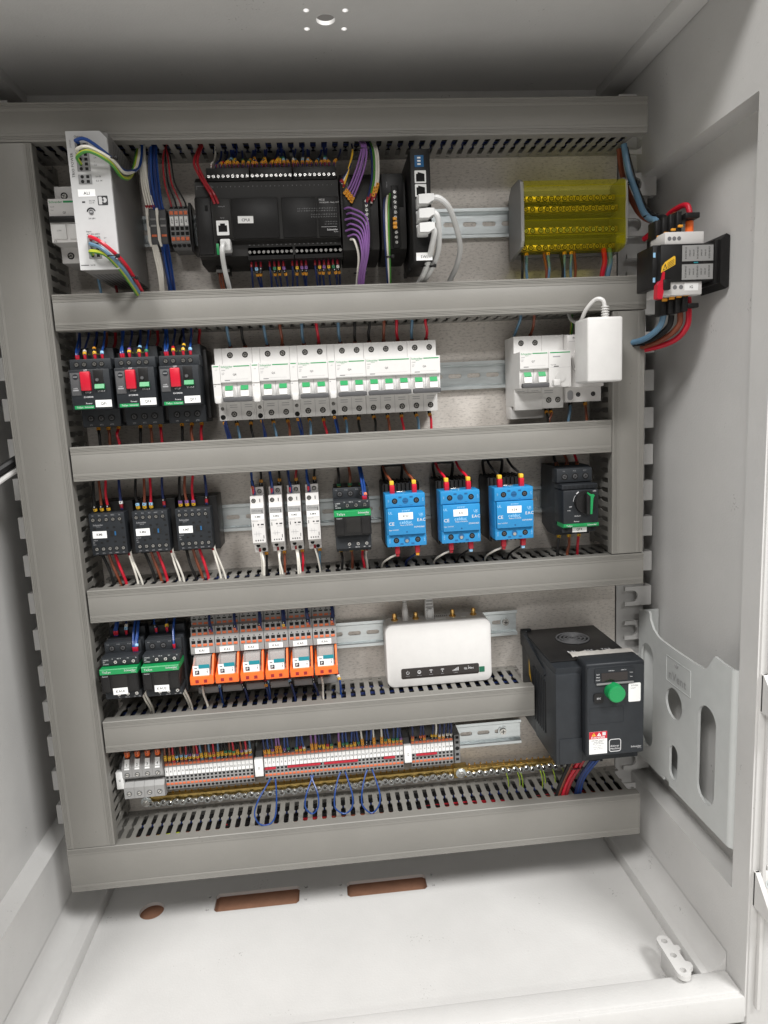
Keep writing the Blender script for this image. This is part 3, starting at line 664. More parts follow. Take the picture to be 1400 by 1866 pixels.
    for i, z in enumerate((-89, -103, -117, -131, -145)):
        if i < 2 or i > 2:
            b = MB().prism(rrect(x0+4.5, x0+17, z-6.4, z+6.4, .5, 1), H, H+.7, 'paper', holes=[[(x0+6, z-5), (x0+15.4, z-5), (x0+15.4, z+3), (x0+8, z+5), (x0+8, z+3.4), (x0+6, z+3)]])
            b.box(x0+5.6, x0+15.8, H, H+.2, z-5.3, z+5.3, 'hole'); part('network_socket', b, t)
    b = MB().box(x0+4.5, x0+17, H, H+.3, z0+14, z0+26, 'hole'); part('blank_socket', b, t)
    nlabel(t, 'SW1', x0+3, x0+21, z0+.8, z0+9, H, 2.6)
    # distribution block
    x0, x1 = 597, 724; t = thing('distribution_block', 'yellow transparent covered distribution block at the upper right', 'distribution block', x0, 0, -118)
    def endp(xa, xb): return MB().prism([(7.6, -163), (14, -163), (56, -156), (60, -150), (60, -100), (58, -84), (50, -79), (20, -79), (7.6, -90)], xa, xb, 'lgrey', 'x')
    part('end_plate', endp(x0-1.5, x0+2.2), t); part('end_plate', endp(x1-2.2, x1+1), t)
    part('base', MB().box(x0+2.2, x1-2.2, 7.6, 16, -160, -82, 'lgrey'), t)
    for k, (z, h) in enumerate(((-97, 36), (-111, 44), (-135, 44), (-153, 36))):
        b = MB().box(x0+4, x1-4, h-9, h, z-3.4, z+3.4, 'brass', .5); o = part('busbar', b, t)
        me = screw_mesh(2.9, 'hole', 'brass' if k != 2 else 'steel')
        for i in range(14): sp('screw', me, o, x0+9+i*8.1+(2 if i > 1 else 0), h+.25, z, (0, random.uniform(-1, 1), 0))
        part('insulator', MB().box(x0+3, x1-3, 16, h-9.2, z-4, z+4, 'dgrey'), t)
    b = MB(); pr = [(52, -81), (60.5, -84), (61.5, -90), (61.5, -108), (60.5, -112), (60.5, -126), (62, -132), (62, -155), (58, -160), (44, -162)]
    inn = [(h-1.3, z) for h, z in reversed(pr)]
    b.prism(pr+inn, x0+2.3, x1-2.3, 'ycover', 'x'); part('clear_cover', b, t)
    for z, h in ((-90, 61.6), (-103, 61.6), (-128, 61.4), (-145, 62.1)): part('cover_rib', MB().box(x0+4, x1-4, h, h+.8, z-.5, z+.5, 'ycover'), t)
    part('cover_latch', MB().box(x1-14, x1-4, 61.6, 63, -156, -147, 'ycover', .4), t)
    b = MB().text('TEKNOMEGA', x0+42, -104.5, 3.2, 44.2, 'ink'); b.text('TK2P-4', x0+95, -104.5, 2.4, 44.2, 'ink'); part('lettering', b, t)
shared('tiny_screw', lambda b: (b.cyl(0, 0, 0, 1.75, .4, 'chrome', n=10), b.box(-1.2, 1.2, .3, .5, -.22, .22, 'inkg')))
row1()

# ================================================================ row 2
def motor_breaker(tag, x0, desc):
    W_ = 43.4; t = thing('motor_breaker', desc, 'motor breaker', x0, 0, -300, 'red-button motor breakers')
    part('body', MB().box(x0, x0+W_, 7.6, 55, -342, -252, 'anth', 1.2), t)
    part('auxiliary_contact', MB().box(x0+W_+.1, x0+48.4, 7.6, 48, -338, -258, 'black', .8), t)
    part('top_terminals', MB().box(x0-1, x0+W_+.6, 50, 72, -278, -265.6, 'anth2', .8), t)
    part('front', MB().box(x0-.4, x0+W_, 50, 80, -322, -277.4, 'anth', 1.2), t)
    X = lambda f: x0+W_*f
    part('setting_window', MB().box(X(.02), X(.26), 80, 80.7, -306, -281, 'dgrey', .3), t)
    b = MB(); b.cyl(X(.15), 80.6, -285.5, 3, .5, 'anth2', n=14); b.box(X(.15)-2.3, X(.15)+2.3, 81, 81.3, -285.9, -285.1, 'inks'); b.box(X(.06), X(.2), 80.6, 80.9, -301, -299.5, 'inks'); part('setting_dial', b, t)
    part('stop_button', MB().box(X(.28), X(.53), 79, 84, -301.2, -280, 'red', 1.2), t)
    part('start_recess', MB().box(X(.6), X(.84), 80, 80.4, -295, -278.6, 'black', .1), t)
    b = MB(); b.prism([(80, -300), (83.8, -299), (82, -294.3), (80, -294)], X(.62), X(.86), 'green', 'x'); part('start_button', b, t)
    part('lock_knob', MB().cyl(X(.69), 80.3, -289.5, 1.8, 1.8, 'dgrey', n=12), t)
    b = MB().box(X(.05), X(.54), 80, 80.3, -321, -317.2, 'green'); b.text('TeSys', X(.1), -319, 1.9, 80.4, 'inkl', 'l'); b.text('Schneider', X(.53), -319, 1.7, 80.4, 'inkl', 'r'); part('green_strip', b, t)
    nlabel(t, tag, X(.58), X(.985), -319.6, -311.8, 80, 2.6)
    b = MB(); b.text('OFF', X(.41), -278.6+.2, 1.7, 80.1, 'inkl'); b.text('STOP', X(.43), -303, 1.8, 80.1, 'inkl'); b.text('START', X(.76), -302, 1.8, 80.1, 'inkl'); b.text('GV2ME08', X(.42), -308, 1.7, 80.1, 'inkl'); b.text('Power', X(.42), -315, 1.7, 80.1, 'inkl')
    b.text('1-1.6A', X(.13), -298, 1.3, 80.9, 'inkl')
    for i, s in enumerate(('2T1', '4T2', '6T3')): b.text(s, X(.22+.27*i), -339.4, 1.6, 55.1, 'inks')
    part('lettering', b, t)
    screws(t, [(X(f), 72.2, -271.6) for f in (.15, .34, .6, .78)], 2.6); screws(t, [(X(.23+.27*i), 55.1, -332) for i in range(3)], 3.3, 'hole', 'dgrey')
    part('upper_label', MB().text('1L1  3L2  5L3', X(.5), -259, 1.8, 55.15, 'lime'), t)
    return t
motor_breaker('QF1', 72.6, 'dark motor breaker QF1 with red stop button, leftmost of three')
motor_breaker('QF6', 121.6, 'dark motor breaker QF6 with red stop button, middle of three')
motor_breaker('QF7', 170.6, 'dark motor breaker QF7 with red stop button, rightmost of three')
XB = {}; x = 228.0
for tag, po, ax in (('Q8', 2, 1), ('Q2', 2, 1), ('Q3', 2, 1), ('Q4', 2, 1), ('Q5', 3, 0), ('Q6', 2, 0)):
    XB[tag] = (x, po, ax)
    breaker(tag, x, po, ax, 'white %s-pole breaker %s in the row of six%s' % ({2: 'two', 3: 'three'}[po], tag, ' with slim side contact' if ax else ''))
    x += 17.52*po+(8.9 if ax else 0)
def row2_right():
    t = breaker('Q7', 587, 2, 0, 'white two-pole breaker Q7 left of the white adapter, with residual current block', group='white breakers with green toggles')
    x0 = 587+35.2; zc = -300
    b = MB(); b.prism([(7.6, zc+42), (48, zc+42), (48, zc+21.8), (74, zc+21.8), (74, zc-21), (47, zc-21), (47, zc-46), (7.6, zc-46)], x0, x0+27, 'white', 'x'); part('residual_current_block', b, t)
    part('foot', MB().box(587, 587+43, 7.6, 30, -358, -342.2, 'white2', .8), t)
    part('lower_cover', MB().box(587.4, 587+34.9, 40, 48.3, -347, -326, 'white', .6), t)
    b = MB(); b.box(x0+1.5, x0+26, 74, 74.12, zc+18.8, zc+20, 'green'); b.box(x0+5, x0+14, 74, 74.1, zc+14, zc+15.4, 'inks'); b.text('Vigi iC60', x0+2, zc+5.4, 1.2, 74.1, 'inkg', 'l'); b.box(x0+6, x0+12, 74, 74.1, zc+2.8, zc+3.8, 'ink')
    for dz in (-24.4, -27): b.box(x0+3, x0+14, 47, 47.15, zc+dz-.4, zc+dz+.4, 'inks')
    b.box(x0+.5, x0+26.5, 74, 74.06, zc+1.9, zc+2.1, 'inks'); part('lettering', b, t)
    b = MB().cyl(x0+14, 70, zc-9, 6, 5, 'white', n=20); b.box(x0+4, x0+12, 73, 80, zc-19.5, zc-12, 'white', 1); part('test_lever', b, t)
    screws(t, [(x0+8.5, 47.2, -336), (x0+20, 47.2, -336)], 2.9)
    part('clip', MB().box(587+37, 587+46, 30, 34, -345.8, -343, 'yellow', .4), t)
    # DIN socket outlet
    x0 = 649.6; t = thing('socket_outlet', 'white rail-mounted socket outlet PC1 partly behind the adapter', 'socket', x0, 0, -300)
    b = MB(); b.prism([(7.6, -258), (48, -258), (62, -260), (62, -322), (54, -322.5), (54, -340), (7.6, -340)], x0, x0+45, 'white2', 'x'); part('body', b, t)
    b = MB().cyl(x0+24, 62, -291, 19.5, 2.6, 'white2', n=36); part('socket_rim', b, t)
    b = MB(); b.text('PC1', x0+9, -263.6, 2.4, 62.2, 'ink'); part('lettering', b, t); part('panel_line', MB().box(x0+2, x0+20, 62, 62.1, -267.6, -267.2, 'inks'), t)
    b = MB(); b.prism(rrect(x0+2.4, x0+9.6, -337.5, -325.5, 3.5, 5), 54, 54.2, 'inks'); part('wire_openings', b, t)
    screws(t, [(x0+16, 54.2, -331), (x0+35, 54.2, -331)], 2.4, 'hole', 'dgrey')
    # adapter plugged into it
    t = thing('plug_adapter', 'white block-shaped power adapter plugged in beside the narrow vertical duct', 'adapter', 668, 64, -283)
    part('housing', MB().box(652, 693.5, 78, 118, -318.5, -246.5, 'white', 2.5, 3), t)
    part('plug_base', MB().cyl(673.6, 64.8, -291, 18.6, 14, 'white2', n=32), t)
    b = MB().tube(spline([(681, 98, -250), (681, 98, -240), (680, 98, -232)], 4), [4.4, 4.2, 4, 3.8, 3.6, 3.4, 3.2, 3, 2.8], 'white', n=12); part('strain_relief', b, t)
    b = MB()
    for i in range(5): b.tube([(681+4.1*math.cos(2*math.pi*k/14), 98+4.1*math.sin(2*math.pi*k/14), -245+2.9*i) for k in range(14)], .7, 'white', n=5, closed=True)
    part('relief_ribs', b, t)
    wire('white', [(680.5, 98, -236), (679, 97, -226), (672, 92, -224), (664, 84, -234), (662, 70, -246), (661, 45, -240), (661, 30, -225)], 2.3, '', '', name='power_lead', label='white lead arching over the top of the white power adapter', n=9)
row2_right()

def bulk_start():
    global BULK
    BULK = MB()
def bulk_end(name, label, cat):
    global BULK
    b, BULK = BULK, None; o = solo(name, b, label, cat); o['kind'] = 'stuff'

# ================================================================ row 3
def mini_contactor(tag, x0, desc):
    W_ = 41.2; t = thing('contactor', desc, 'contactor', x0, 0, -466, 'small square dark contactors')
    part('base', MB().box(x0+.5, x0+47.2, 7.6, 44, -497, -431, 'black', 1), t)
    part('body', MB().box(x0, x0+W_, 40, 62, -492.5, -442.5, 'anth', 1), t)
    X = lambda f: x0+W_*f; zt = -442.5
    screws(t, [(X(.12+.185*i), 62.1, zt-7.5) for i in range(5)], 2.3, 'hole', 'steel'); screws(t, [(X(.14+.185*i), 62.1, zt-42.5) for i in range(5)], 2.3, 'hole', 'steel')
    b = MB()
    for fx, dz in ((.14, 18), (.5, 17.5), (.68, 17), (.9, 12), (.92, 18.5), (.92, 30), (.3, 35), (.46, 33.5), (.68, 34.5), (.92, 36)): b.box(X(fx)-1.4, X(fx)+1.4, 61.9, 62.12, zt-dz-1.1, zt-dz+1.1, 'hole')
    part('marker_holes', b, t)
    b = MB().box(X(.56), X(.77), 62, 62.25, zt-28, zt-21, 'plc', .05); b.box(X(.68), X(.72), 62.2, 62.4, zt-27, zt-22, 'ssrdark'); part('indicator', b, t)
    nlabel(t, tag, X(.07), X(.46), zt-29.5, zt-21, 62, 2.5)
    b = MB(); b.text('Schneider', X(.1), zt-13.6, 2.0, 62.1, 'inks', 'l'); b.text('Electric', X(.2), zt-15.8, 1, 62.1, 'inks', 'l')
    for i, s in enumerate(('1L1', '3L2', '5L3', '13NO', 'A1')): b.text(s, X(.12+.185*i), zt-2.4, 1.3, 62.1, 'inks')
    for i, s in enumerate(('2T1', '4T2', '6T3', '14NO', 'A2')): b.text(s, X(.14+.185*i), zt-47.6, 1.3, 62.1, 'inks')
    b.text('LP1K09', X(.06), zt-32, 1.3, 62.1, 'inks', 'l'); b.text('BD', X(.06), zt-34.5, 1.2, 62.1, 'inks', 'l'); b.text('24V', X(.06), zt-37, 1.2, 62.1, 'inks', 'l'); part('lettering', b, t)
mini_contactor('KM1', 69.0, 'small dark contactor KM1 beside the left vertical duct')
mini_contactor('KM6', 118.8, 'small dark contactor KM6 between KM1 and KM7')
mini_contactor('KM7', 168.8, 'small dark contactor KM7, nearest to the slim white relays')

def slim_contactor(tag, x0, desc):
    t = thing('slim_contactor', desc, 'relay', x0, 0, -465, 'slim white relays'); W_ = 15.6
    b = MB(); b.prism([(7.6, -505), (42, -505), (42, -499), (46, -499), (46, -493), (56, -493), (60, -490), (60, -447), (56, -443), (56, -433.5), (44, -433.5), (44, -424), (7.6, -424)], x0, x0+W_, 'white2', 'x'); part('body', b, t)
    nlabel(t, tag, x0+.3, x0+W_-.3, -461.5, -455, 60, 2.3)
    part('grey_panel', MB().box(x0+.4, x0+W_-.4, 60, 60.15, -454.6, -447.6, 'lgrey'), t)
    b = MB(); b.text('finder', x0+9, -450.6, 2.6, 60.25, 'inkg'); b.prism(circ(x0+2.7, -450.6, 1.4, 12), 60.1, 60.2, 'inkg', holes=[circ(x0+2.7, -450.6, .9, 12)])
    b.text('22.32.0.024', x0+1, -463.4, 1.0, 60.1, 'inkg', 'l'); b.box(x0+7, x0+9, 60, 60.15, -468.6, -467, 'ink'); b.box(x0+11, x0+14.5, 60, 60.15, -468.6, -467, 'ink'); b.text('25A 250V', x0+8, -470.8, .9, 60.1, 'inkg', 'l')
    b.tube([(x0+5, 60.1, -476), (x0+5, 60.1, -482)], .18, 'inks', 4); b.tube([(x0+8, 60.1, -476), (x0+8, 60.1, -482)], .18, 'inks', 4); b.tube([(x0+2, 60.1, -479), (x0+11, 60.1, -479)], .18, 'inks', 4)
    for i in range(4): b.box(x0+3.2+2.8*i, x0+4.4+2.8*i, 60, 60.15, -488, -486.4, 'ink')
    for fx, z in ((13.2, -452), (1.6, -468), (13.2, -483)): b.box(x0+fx, x0+fx+.7, 60, 60.2, z-2, z+2, 'ink')
    b.box(x0+11, x0+11.9, 56, 56.15, -441, -437, 'ink')
    part('lettering', b, t)
    screws(t, [(x0+10.6, 44.1, -429), (x0+4, 56.1, -439)], 2.3)
    for xx, h, z in ((x0+4.6, 46, -496), (x0+11, 42, -502)): part('wire_opening', MB().cyl(xx, h-.2, z, 2.4, .4, 'hole', n=12), t)
FX = {}
for i, (tag, desc) in enumerate((('KM8', 'slim white relay KM8, leftmost of four'), ('KM2', 'slim white relay KM2, second of four'), ('KM3', 'slim white relay KM3, third of four'), ('KM4', 'slim white relay KM4 beside the green-banded contactor'))):
    FX[tag] = 257.2+22.2*i; slim_contactor(tag, FX[tag], desc)

def big_contactor(x0, zc, desc, tag=None, tall=False, name='contactor', group='green-banded dark contactors'):
    """zc is the height of the top of the green band"""
    W_ = 43.2; t = thing(name, desc, 'contactor', x0, 0, zc, group); X = lambda f: x0+W_*f; zt = zc
    zb = zt-(47 if not tall else 41)
    part('body', MB().box(x0+1.2, x0+W_+(1.5 if tall else .6), 7.6, 58, zb-8, zt+(26 if tall else 24), 'anth', 1.2), t)
    part('upper_terminals', MB().box(x0, x0+W_, 50, 66 if tall else 60, zt+10.5, zt+24, 'anth2', 1), t)
    part('middle_terminals', MB().box(x0, x0+W_, 60, 82, zt+.8, zt+11, 'anth2', .8), t)
    if tall: part('top_block', MB().box(x0+1, x0+W_+1, 30, 46, zt+24, zt+36, 'anth', .8), t)
    part('front_cover', MB().box(x0, x0+W_, 60, 91, zt-30, zt-6, 'black', 1.6), t)
    b = MB(); b.prism([(60, zt-6.6), (91.4, zt-6.6), (91.4, zt-.9), (90.6, zt), (60, zt)], x0, x0+W_, 'green', 'x'); b.text('TeSys', X(.07), zt-3.4, 2.6, 91.6, 'inkl', 'l'); b.text('Schneider', X(.96), zt-2.6, 2.3, 91.6, 'inkl', 'r'); b.text('Electric', X(.96), zt-4.9, 1.1, 91.6, 'inkl', 'r'); part('green_band', b, t)
    part('lower_terminals', MB().box(x0+.6, x0+W_-.2, 50, 82, zb, zt-30, 'anth2', .8), t)
    for a, c in ((.04, .25), (.74, .97)): part('side_flap', MB().box(X(a), X(c), 91, 92, zt-28, zt-8, 'black', .4), t)
    part('window', MB().box(X(.32), X(.7), 91, 91.5, zt-26, zt-8.5, 'plc', .3), t)
    screws(t, [(X(f), 82.1, zt+5) for f in (.38, .62, .86)], 2.6, 'anth', 'chrome'); screws(t, [(X(f), 82.1, zb+5.5) for f in (.38, .62, .86)], 2.6, 'anth', 'chrome')
    screws(t, [(X(f), (66.1 if tall else 60.1), zt+16.5) for f in ((.2, .5, .82) if not tall else (.2, .5))], 3.2, 'hole', 'dgrey')
    b = MB(); b.text('LC1D18' if not tall else 'CAD32', X(.05), zt+8, 1.4, 82.1, 'inkl', 'l'); b.text('BD', X(.05), zt+5.4, 1.3, 82.1, 'inkl', 'l'); b.text('24VDC', X(.05), zt+2.8, 1.4, 82.1, 'inkl', 'l'); b.text('Control', X(.06), zt-8.4, 1.3, 92.1, 'inkl', 'l')
    for f, s in ((.3, '13'), (.48, 'NO 21'), (.72, 'NC'), (.93, 'A1')): b.text(s, X(f), zt+9.2, 1.2, 82.1, 'inkl')
    for f, s in ((.38, '14'), (.6, 'NO 22'), (.8, 'NC'), (.93, 'A2')): b.text(s, X(f), zb+1.6, 1.2, 82.1, 'inkl')
    for f, s in ((.1, '1 L1'), (.38, '3 L2'), (.68, '5 L3')): b.text(s, X(f), zt+21.5, 1.4, (66.1 if tall else 60.1), 'inks')
    part('lettering', b, t)
    if tag: nlabel(t, tag, X(.31), X(.7), zt-31.5, zt-23.5, 92, 2.6)
    return t
big_contactor(356.6, -453, 'dark contactor with a green band between the slim white relays and the blue relays')

def solid_state(tag, x0, desc):
    t = thing('solid_state_relay', desc, 'relay', x0, 0, -466, 'blue solid state relays on black heat sinks'); W_ = 47; X = lambda f: x0+W_*f
    part('heat_sink', MB().box(x0-.5, x0+W_-2, 7.6, 56, -506, -428, 'black', .6), t)
    fin = shared('fin', lambda b: b.box(-.8, .8, 0, 50, -40.5, 40.5, 'black'))
    for i in range(9): sp('fin', fin, t, x0+2+i*5.2, 6, -467.5)
    part('rail_clip', MB().tube(spline([(x0+6, 12, -428), (x0+4, 12, -412), (x0+8, 12, -409), (x0+26, 12, -409), (x0+30, 12, -412), (x0+28, 12, -428)], 4), 2, 'black', n=6), t)
    b = MB().box(x0, x0+W_, 56, 84, -500.5, -437.5, 'ssr', 1); part('body', b, t)
    for z0, z1 in ((-453.2, -437.3), (-500.7, -486.4)): part('terminal_tier', MB().box(x0-.3, x0+W_+.2, 60, 86.5, z0, z1, 'ssr', .9), t)
    part('face', MB().box(x0+1.4, x0+W_-.6, 84, 90, -485.9, -453.7, 'ssr', .8), t)
    wh = shared('screw_well_black', lambda b: b.cyl(0, 0, 0, 3.4, .35, 'hole', n=16)); wb = shared('screw_well_blue', lambda b: b.cyl(0, 0, 0, 3.6, .35, 'ssrdark', n=16))
    for z in (-445.5, -493):
        for f in (.23, .78): sp('screw_well', wh, t, X(f), 86.3, z)
        sp('screw_well', wb, t, X(.5), 86.3, z)
    screws(t, [(X(f), 86.5, z) for f in (.23, .78) for z in (-445.5, -493)], 2.4, 'hole', 'dgrey')
    part('clip_screw', MB().box(X(.5)-2.6, X(.5)+2.6, 86.6, 87.2, -446, -445, 'ssrdark', .1), t); part('test_point', MB().cyl(X(.5), 86.6, -494, 2, 1, 'chrome' if tag != 'KS2' else 'steel', n=10), t)
    b = MB()
    for fx in (.37, .65):
        for z in (-441.3, -497.5): b.box(X(fx)-1.9, X(fx)+1.9, 86.4, 86.62, z-1, z+1, 'ssrdark')
        for z in (-451, -488.6): b.box(X(fx)-1.6, X(fx)+1.6, 86.4, 86.6, z-.25, z+.25, 'ssrdark')
    b.cyl(X(.5), 89.9, -482.6, 1.1, .2, 'ssrdark', n=10)
    nlabel(t, tag, X(.3), X(.67), -467.6, -459.2, 90, 2.4)
    b.text('celduc', X(.48), -470.6, 4.0, 90.1, 'sky'); b.text('Made in FRANCE', X(.5), -474.2, 1.4, 90.1, 'inkl'); b.text('CE', X(.12), -472, 4, 90.1, 'inkl'); b.text('UL', X(.1), -459, 3, 90.1, 'sky'); b.text('EAC', X(.88), -468.6, 3.6, 90.1, 'inkl'); b.text('UK', X(.88), -462, 3, 90.1, 'sky'); b.text('CA', X(.88), -464.5+.4, 1.6, 90.1, 'sky')
    b.text('SO942460', X(.82), -477, 1.9, 90.1, 'inkl'); b.text('Input 3-32VDC', X(.05), -479.6, 1.3, 90.1, 'inkl', 'l'); b.text('power', X(.5), -456.4, 2.4, 90.1, 'sky')
    b.text('1/L1', X(.07), -445, 1.6, 86.7, 'sky', rot=math.pi/2); b.text('2/T1', X(.95), -445, 1.6, 86.7, 'sky', rot=math.pi/2); b.text('4/A2-', X(.06), -493, 1.6, 86.7, 'sky', rot=math.pi/2); b.text('3/A1+', X(.95), -493, 1.6, 86.7, 'sky', rot=math.pi/2)
    part('lettering', b, t)
    part('top_bolt', MB().box(X(.3), X(.55), 62, 74, -437.2, -435.5, 'chrome', .5), t)
for tag, x0, desc in (('KS2', 418.2, 'blue solid state relay KS2, leftmost of three'), ('KS1', 484.2, 'blue solid state relay KS1, middle of three'), ('KS4', 549.6, 'blue solid state relay KS4 beside the rotary motor breaker')): solid_state(tag, x0, desc)

def rotary():
    x0 = 632; W_ = 44; t = thing('motor_breaker', 'dark motor breaker QF4 with green rotary handle by the narrow duct', 'motor breaker', x0, 0, -466); X = lambda f: x0+W_*f
    part('body', MB().prism([(7.6, -497), (30, -505), (58, -505), (64, -497), (64, -421), (58, -418), (7.6, -418)], x0+1, x0+W_+1, 'anth', 'x'), t)
    part('top_terminals', MB().box(x0-1, x0+W_-.4, 54, 73, -437, -420, 'anth2', 1), t)
    part('vent_block', MB().box(x0, x0+W_+.4, 60, 88, -444, -438, 'anth', .6), t)
    b = MB(); [b.box(X(.05+.125*i), X(.05+.125*i)+3.2, 88, 88.1, -440-1.6*k-.4, -440-1.6*k+.2, 'hole') for i in range(8) for k in range(3)]; part('vent_slots', b, t)
    part('front', MB().box(x0, x0+W_, 60, 92, -486.5, -444.6, 'anth', 1.4), t)
    b = MB(); b.prism([(70, -490), (91.6, -490), (92.6, -488.6), (92.6, -485.4), (91, -485), (70, -485)], x0, x0+W_, 'green', 'x'); b.text('TeSys', X(.08), -487.6, 2, 92.7, 'inkl', 'l'); b.text('Schneider', X(.94), -487.4, 2, 92.7, 'inkl', 'r'); part('green_band', b, t)
    part('lower_terminals', MB().box(x0+.5, x0+W_-1, 50, 86, -497, -490.2, 'anth', .8), t)
    cx, cz = x0+W_*.63, -459.6
    b = MB().cyl(cx, 92, cz, 14.2, 5, 'black', n=40, r2=13.6); k = part('knob', b, t)
    b = MB(); b.box(cx-3.2, cx+3.2, 97, 104, cz-14, cz+12, 'black', 1.4); part('grip', b, k)
    b = MB(); a = [(1.0, -13), (3.4, -13), (4.6, 6), (6.4, 9.5), (4.6, 11), (1.6, 11), (-2.6, 13.8), (-3, 12.2), (1.4, 8)]
    b.prism([(cx+p, cz+q) for p, q in a], 104, 104.6, 'green'); part('green_pointer', b, k)
    b = MB().text('OFF', X(.2), -464.5, 1.4, 92.1, 'inkl'); b.text('ON', X(.88), -446.6, 1.8, 92.1, 'inkl'); b.text('9.9A', X(.16), -469, 1.3, 92.1, 'inkl'); b.text('GV2L10', X(.4), -476, 1.6, 92.1, 'inkl'); b.text('Power', X(.38), -482.6, 1.7, 92.1, 'inkl')
    for i, s in enumerate(('1 L1', '3 L2', '5 L3')): b.text(s, X(.18+.3*i), -423, 1.4, 73.1, 'inks')
    b.tube([(cx-15.4*math.cos(math.radians(q)), 92.1, cz+15.4*math.sin(math.radians(q))) for q in (5, 15, 25, 35)], .25, 'inkl', 4); b.tube([(cx-15.6*math.cos(math.radians(q)), 92.1, cz+15.6*math.sin(math.radians(q))) for q in (42, 56)], .8, 'inkl', 4); part('lettering', b, t)
    nlabel(t, 'QF4', X(.3), X(.71), -497, -490, 86.4, 2.4)
    screws(t, [(X(.2+.3*i), 73.1, -430) for i in range(3)], 3.4, 'hole', 'dgrey'); screws(t, [(X(.13), 86.2, -493.5), (X(.87), 86.2, -493.5)], 1.6, 'hole', 'black')
rotary()

# ================================================================ row 4
big_contactor(71.4, -623.6, 'dark contactor KAU1 with green band, in the corner by the left duct', 'KAU1', True)
big_contactor(119.2, -624.2, 'dark contactor KAU2 with green band, beside the orange relays', 'KAU2', True)
def relay(i, tag):
    x0 = 171.0+30.1*i; W_ = 29.4; t = thing('plug_in_relay', 'plug-in relay %s in an orange bracket, %s' % (tag, ('leftmost of six', 'second of six', 'third of six', 'fourth of six', 'fifth of six', 'rightmost of six')[i]), 'relay', x0, 0, -625, 'orange bracket relays')
    b = MB(); b.prism([(7.6, -673), (38, -673), (46, -660), (46, -626), (58, -625), (58, -604.5), (50, -604), (49.5, -593.5), (42, -593), (41, -580), (7.6, -580)], x0, x0+W_, 'lgrey', 'x'); part('socket', b, t)
    b = MB()
    for z, h in ((-587, 41.4), (-598, 49.8), (-610, 58)):
        for k in range(4):
            x = x0+4.0+k*7; b.box(x-2.3, x+2.3, h-.3, h+.12, z-1.9, z+2.1, 'hole'); b.cyl(x, h-.1, z+3.9, .8, .2, 'hole', n=8)
    b.box(x0+4, x0+9, 45.8, 46.1, -670+4, -664+4, 'hole'); part('wire_openings', b, t)
    me = shared('relay_lever', lambda b: b.box(-2.4, 2.4, -1.6, .7, -1.4, 1.4, 'lever', .3))
    for z, h in ((-591, 41.8), (-602, 50.2), (-614, 58.2)):
        for k in range(4): sp('lever', me, t, x0+4.0+k*7, h, z)
    nlabel(t, tag, x0+5, x0+22.5, -624.4, -617.4, 58.4, 2.4)
    # orange bracket: side cheeks, crossbar; relay with clear cap and printed label in it
    for xx in (x0+.8, x0+26.2):
        k_ = .0 if xx > x0+10 else 15
        b = MB(); b.prism([(46, -656), (80, -655), (80, -646), (62-k_, -626-k_*.5), (46, -626-k_*.5)], xx, xx+2.2, 'orange', 'x'); part('bracket_cheek', b, t)
    b = MB().box(x0+.6, x0+28.6, 60, 81, -656, -645.5, 'orange', 1); part('bracket_bar', b, t)
    b = MB(); [b.box(x0+f-2, x0+f+2, 81, 81.15, -653.5, -649.5, 'dred') or b.box(x0+f-1.8, x0+f+1.8, 81.1, 81.5, -651.4, -649.6, 'paper') for f in (9, 19)]; part('bracket_slots', b, t)
    b = MB(); b.prism([(46.2, -645.4), (77.5, -645.4), (76.6, -636), (66, -626.6), (46.2, -626.6)], x0+4.2, x0+24.8, 'clear', 'x'); part('relay_cap', b, t)
    part('relay_core', MB().box(x0+6, x0+23, 46.5, 62, -645.2, -629, 'lgrey', .5), t)
    b = MB(); q = lambda h, z: (h, z)
    b.prism([(77.9, -645.6), (78.2, -645.6), (77.1, -633.4), (76.8, -633.4)], x0+4.4, x0+23.6, 'paper', 'x')
    b.prism([(78.0, -636.4), (77.4, -636.4), (76.9, -632), (77.5, -632)], x0+11.5, x0+24.4, 'teal', 'x')
    fn = lambda cx, cz: (lambda u, v: (cx+u, 78.35+(-645.6-cz-v)*.085, cz+v))
    def pl(x_, z_, w_, h_, m): f = fn(x_, z_); b.add([f(-w_, -h_), f(w_, -h_), f(w_, h_), f(-w_, h_)], [(0, 1, 2, 3)], m)
    pl(x0+9.5, -641.4, 2.5, 2.5, 'ink'); b.text('P', 0, 0, 3.2, 0, 'paper', fn=lambda u, v: (x0+9.5+u, 78.45+(-645.6+641.4-v)*.085, -641.4+v)); pl(x0+8, -636.2, 1.7, .5, 'ink')
    b.text('RIF-2', 0, 0, 1.4, 0, 'ink', fn=lambda u, v: (x0+21.4+u*0-v, 78.45+(-645.6+640-u)*.085, -640+u)); part('printed_label', b, t)
    part('rail_foot', MB().box(x0+2, x0+27, 7.6, 46, -682, -673.2, 'grey', .8), t)
for i, tag in enumerate(('KA1', 'KA2', 'KA3', 'KA4', 'KA5', 'KA6')): relay(i, tag)
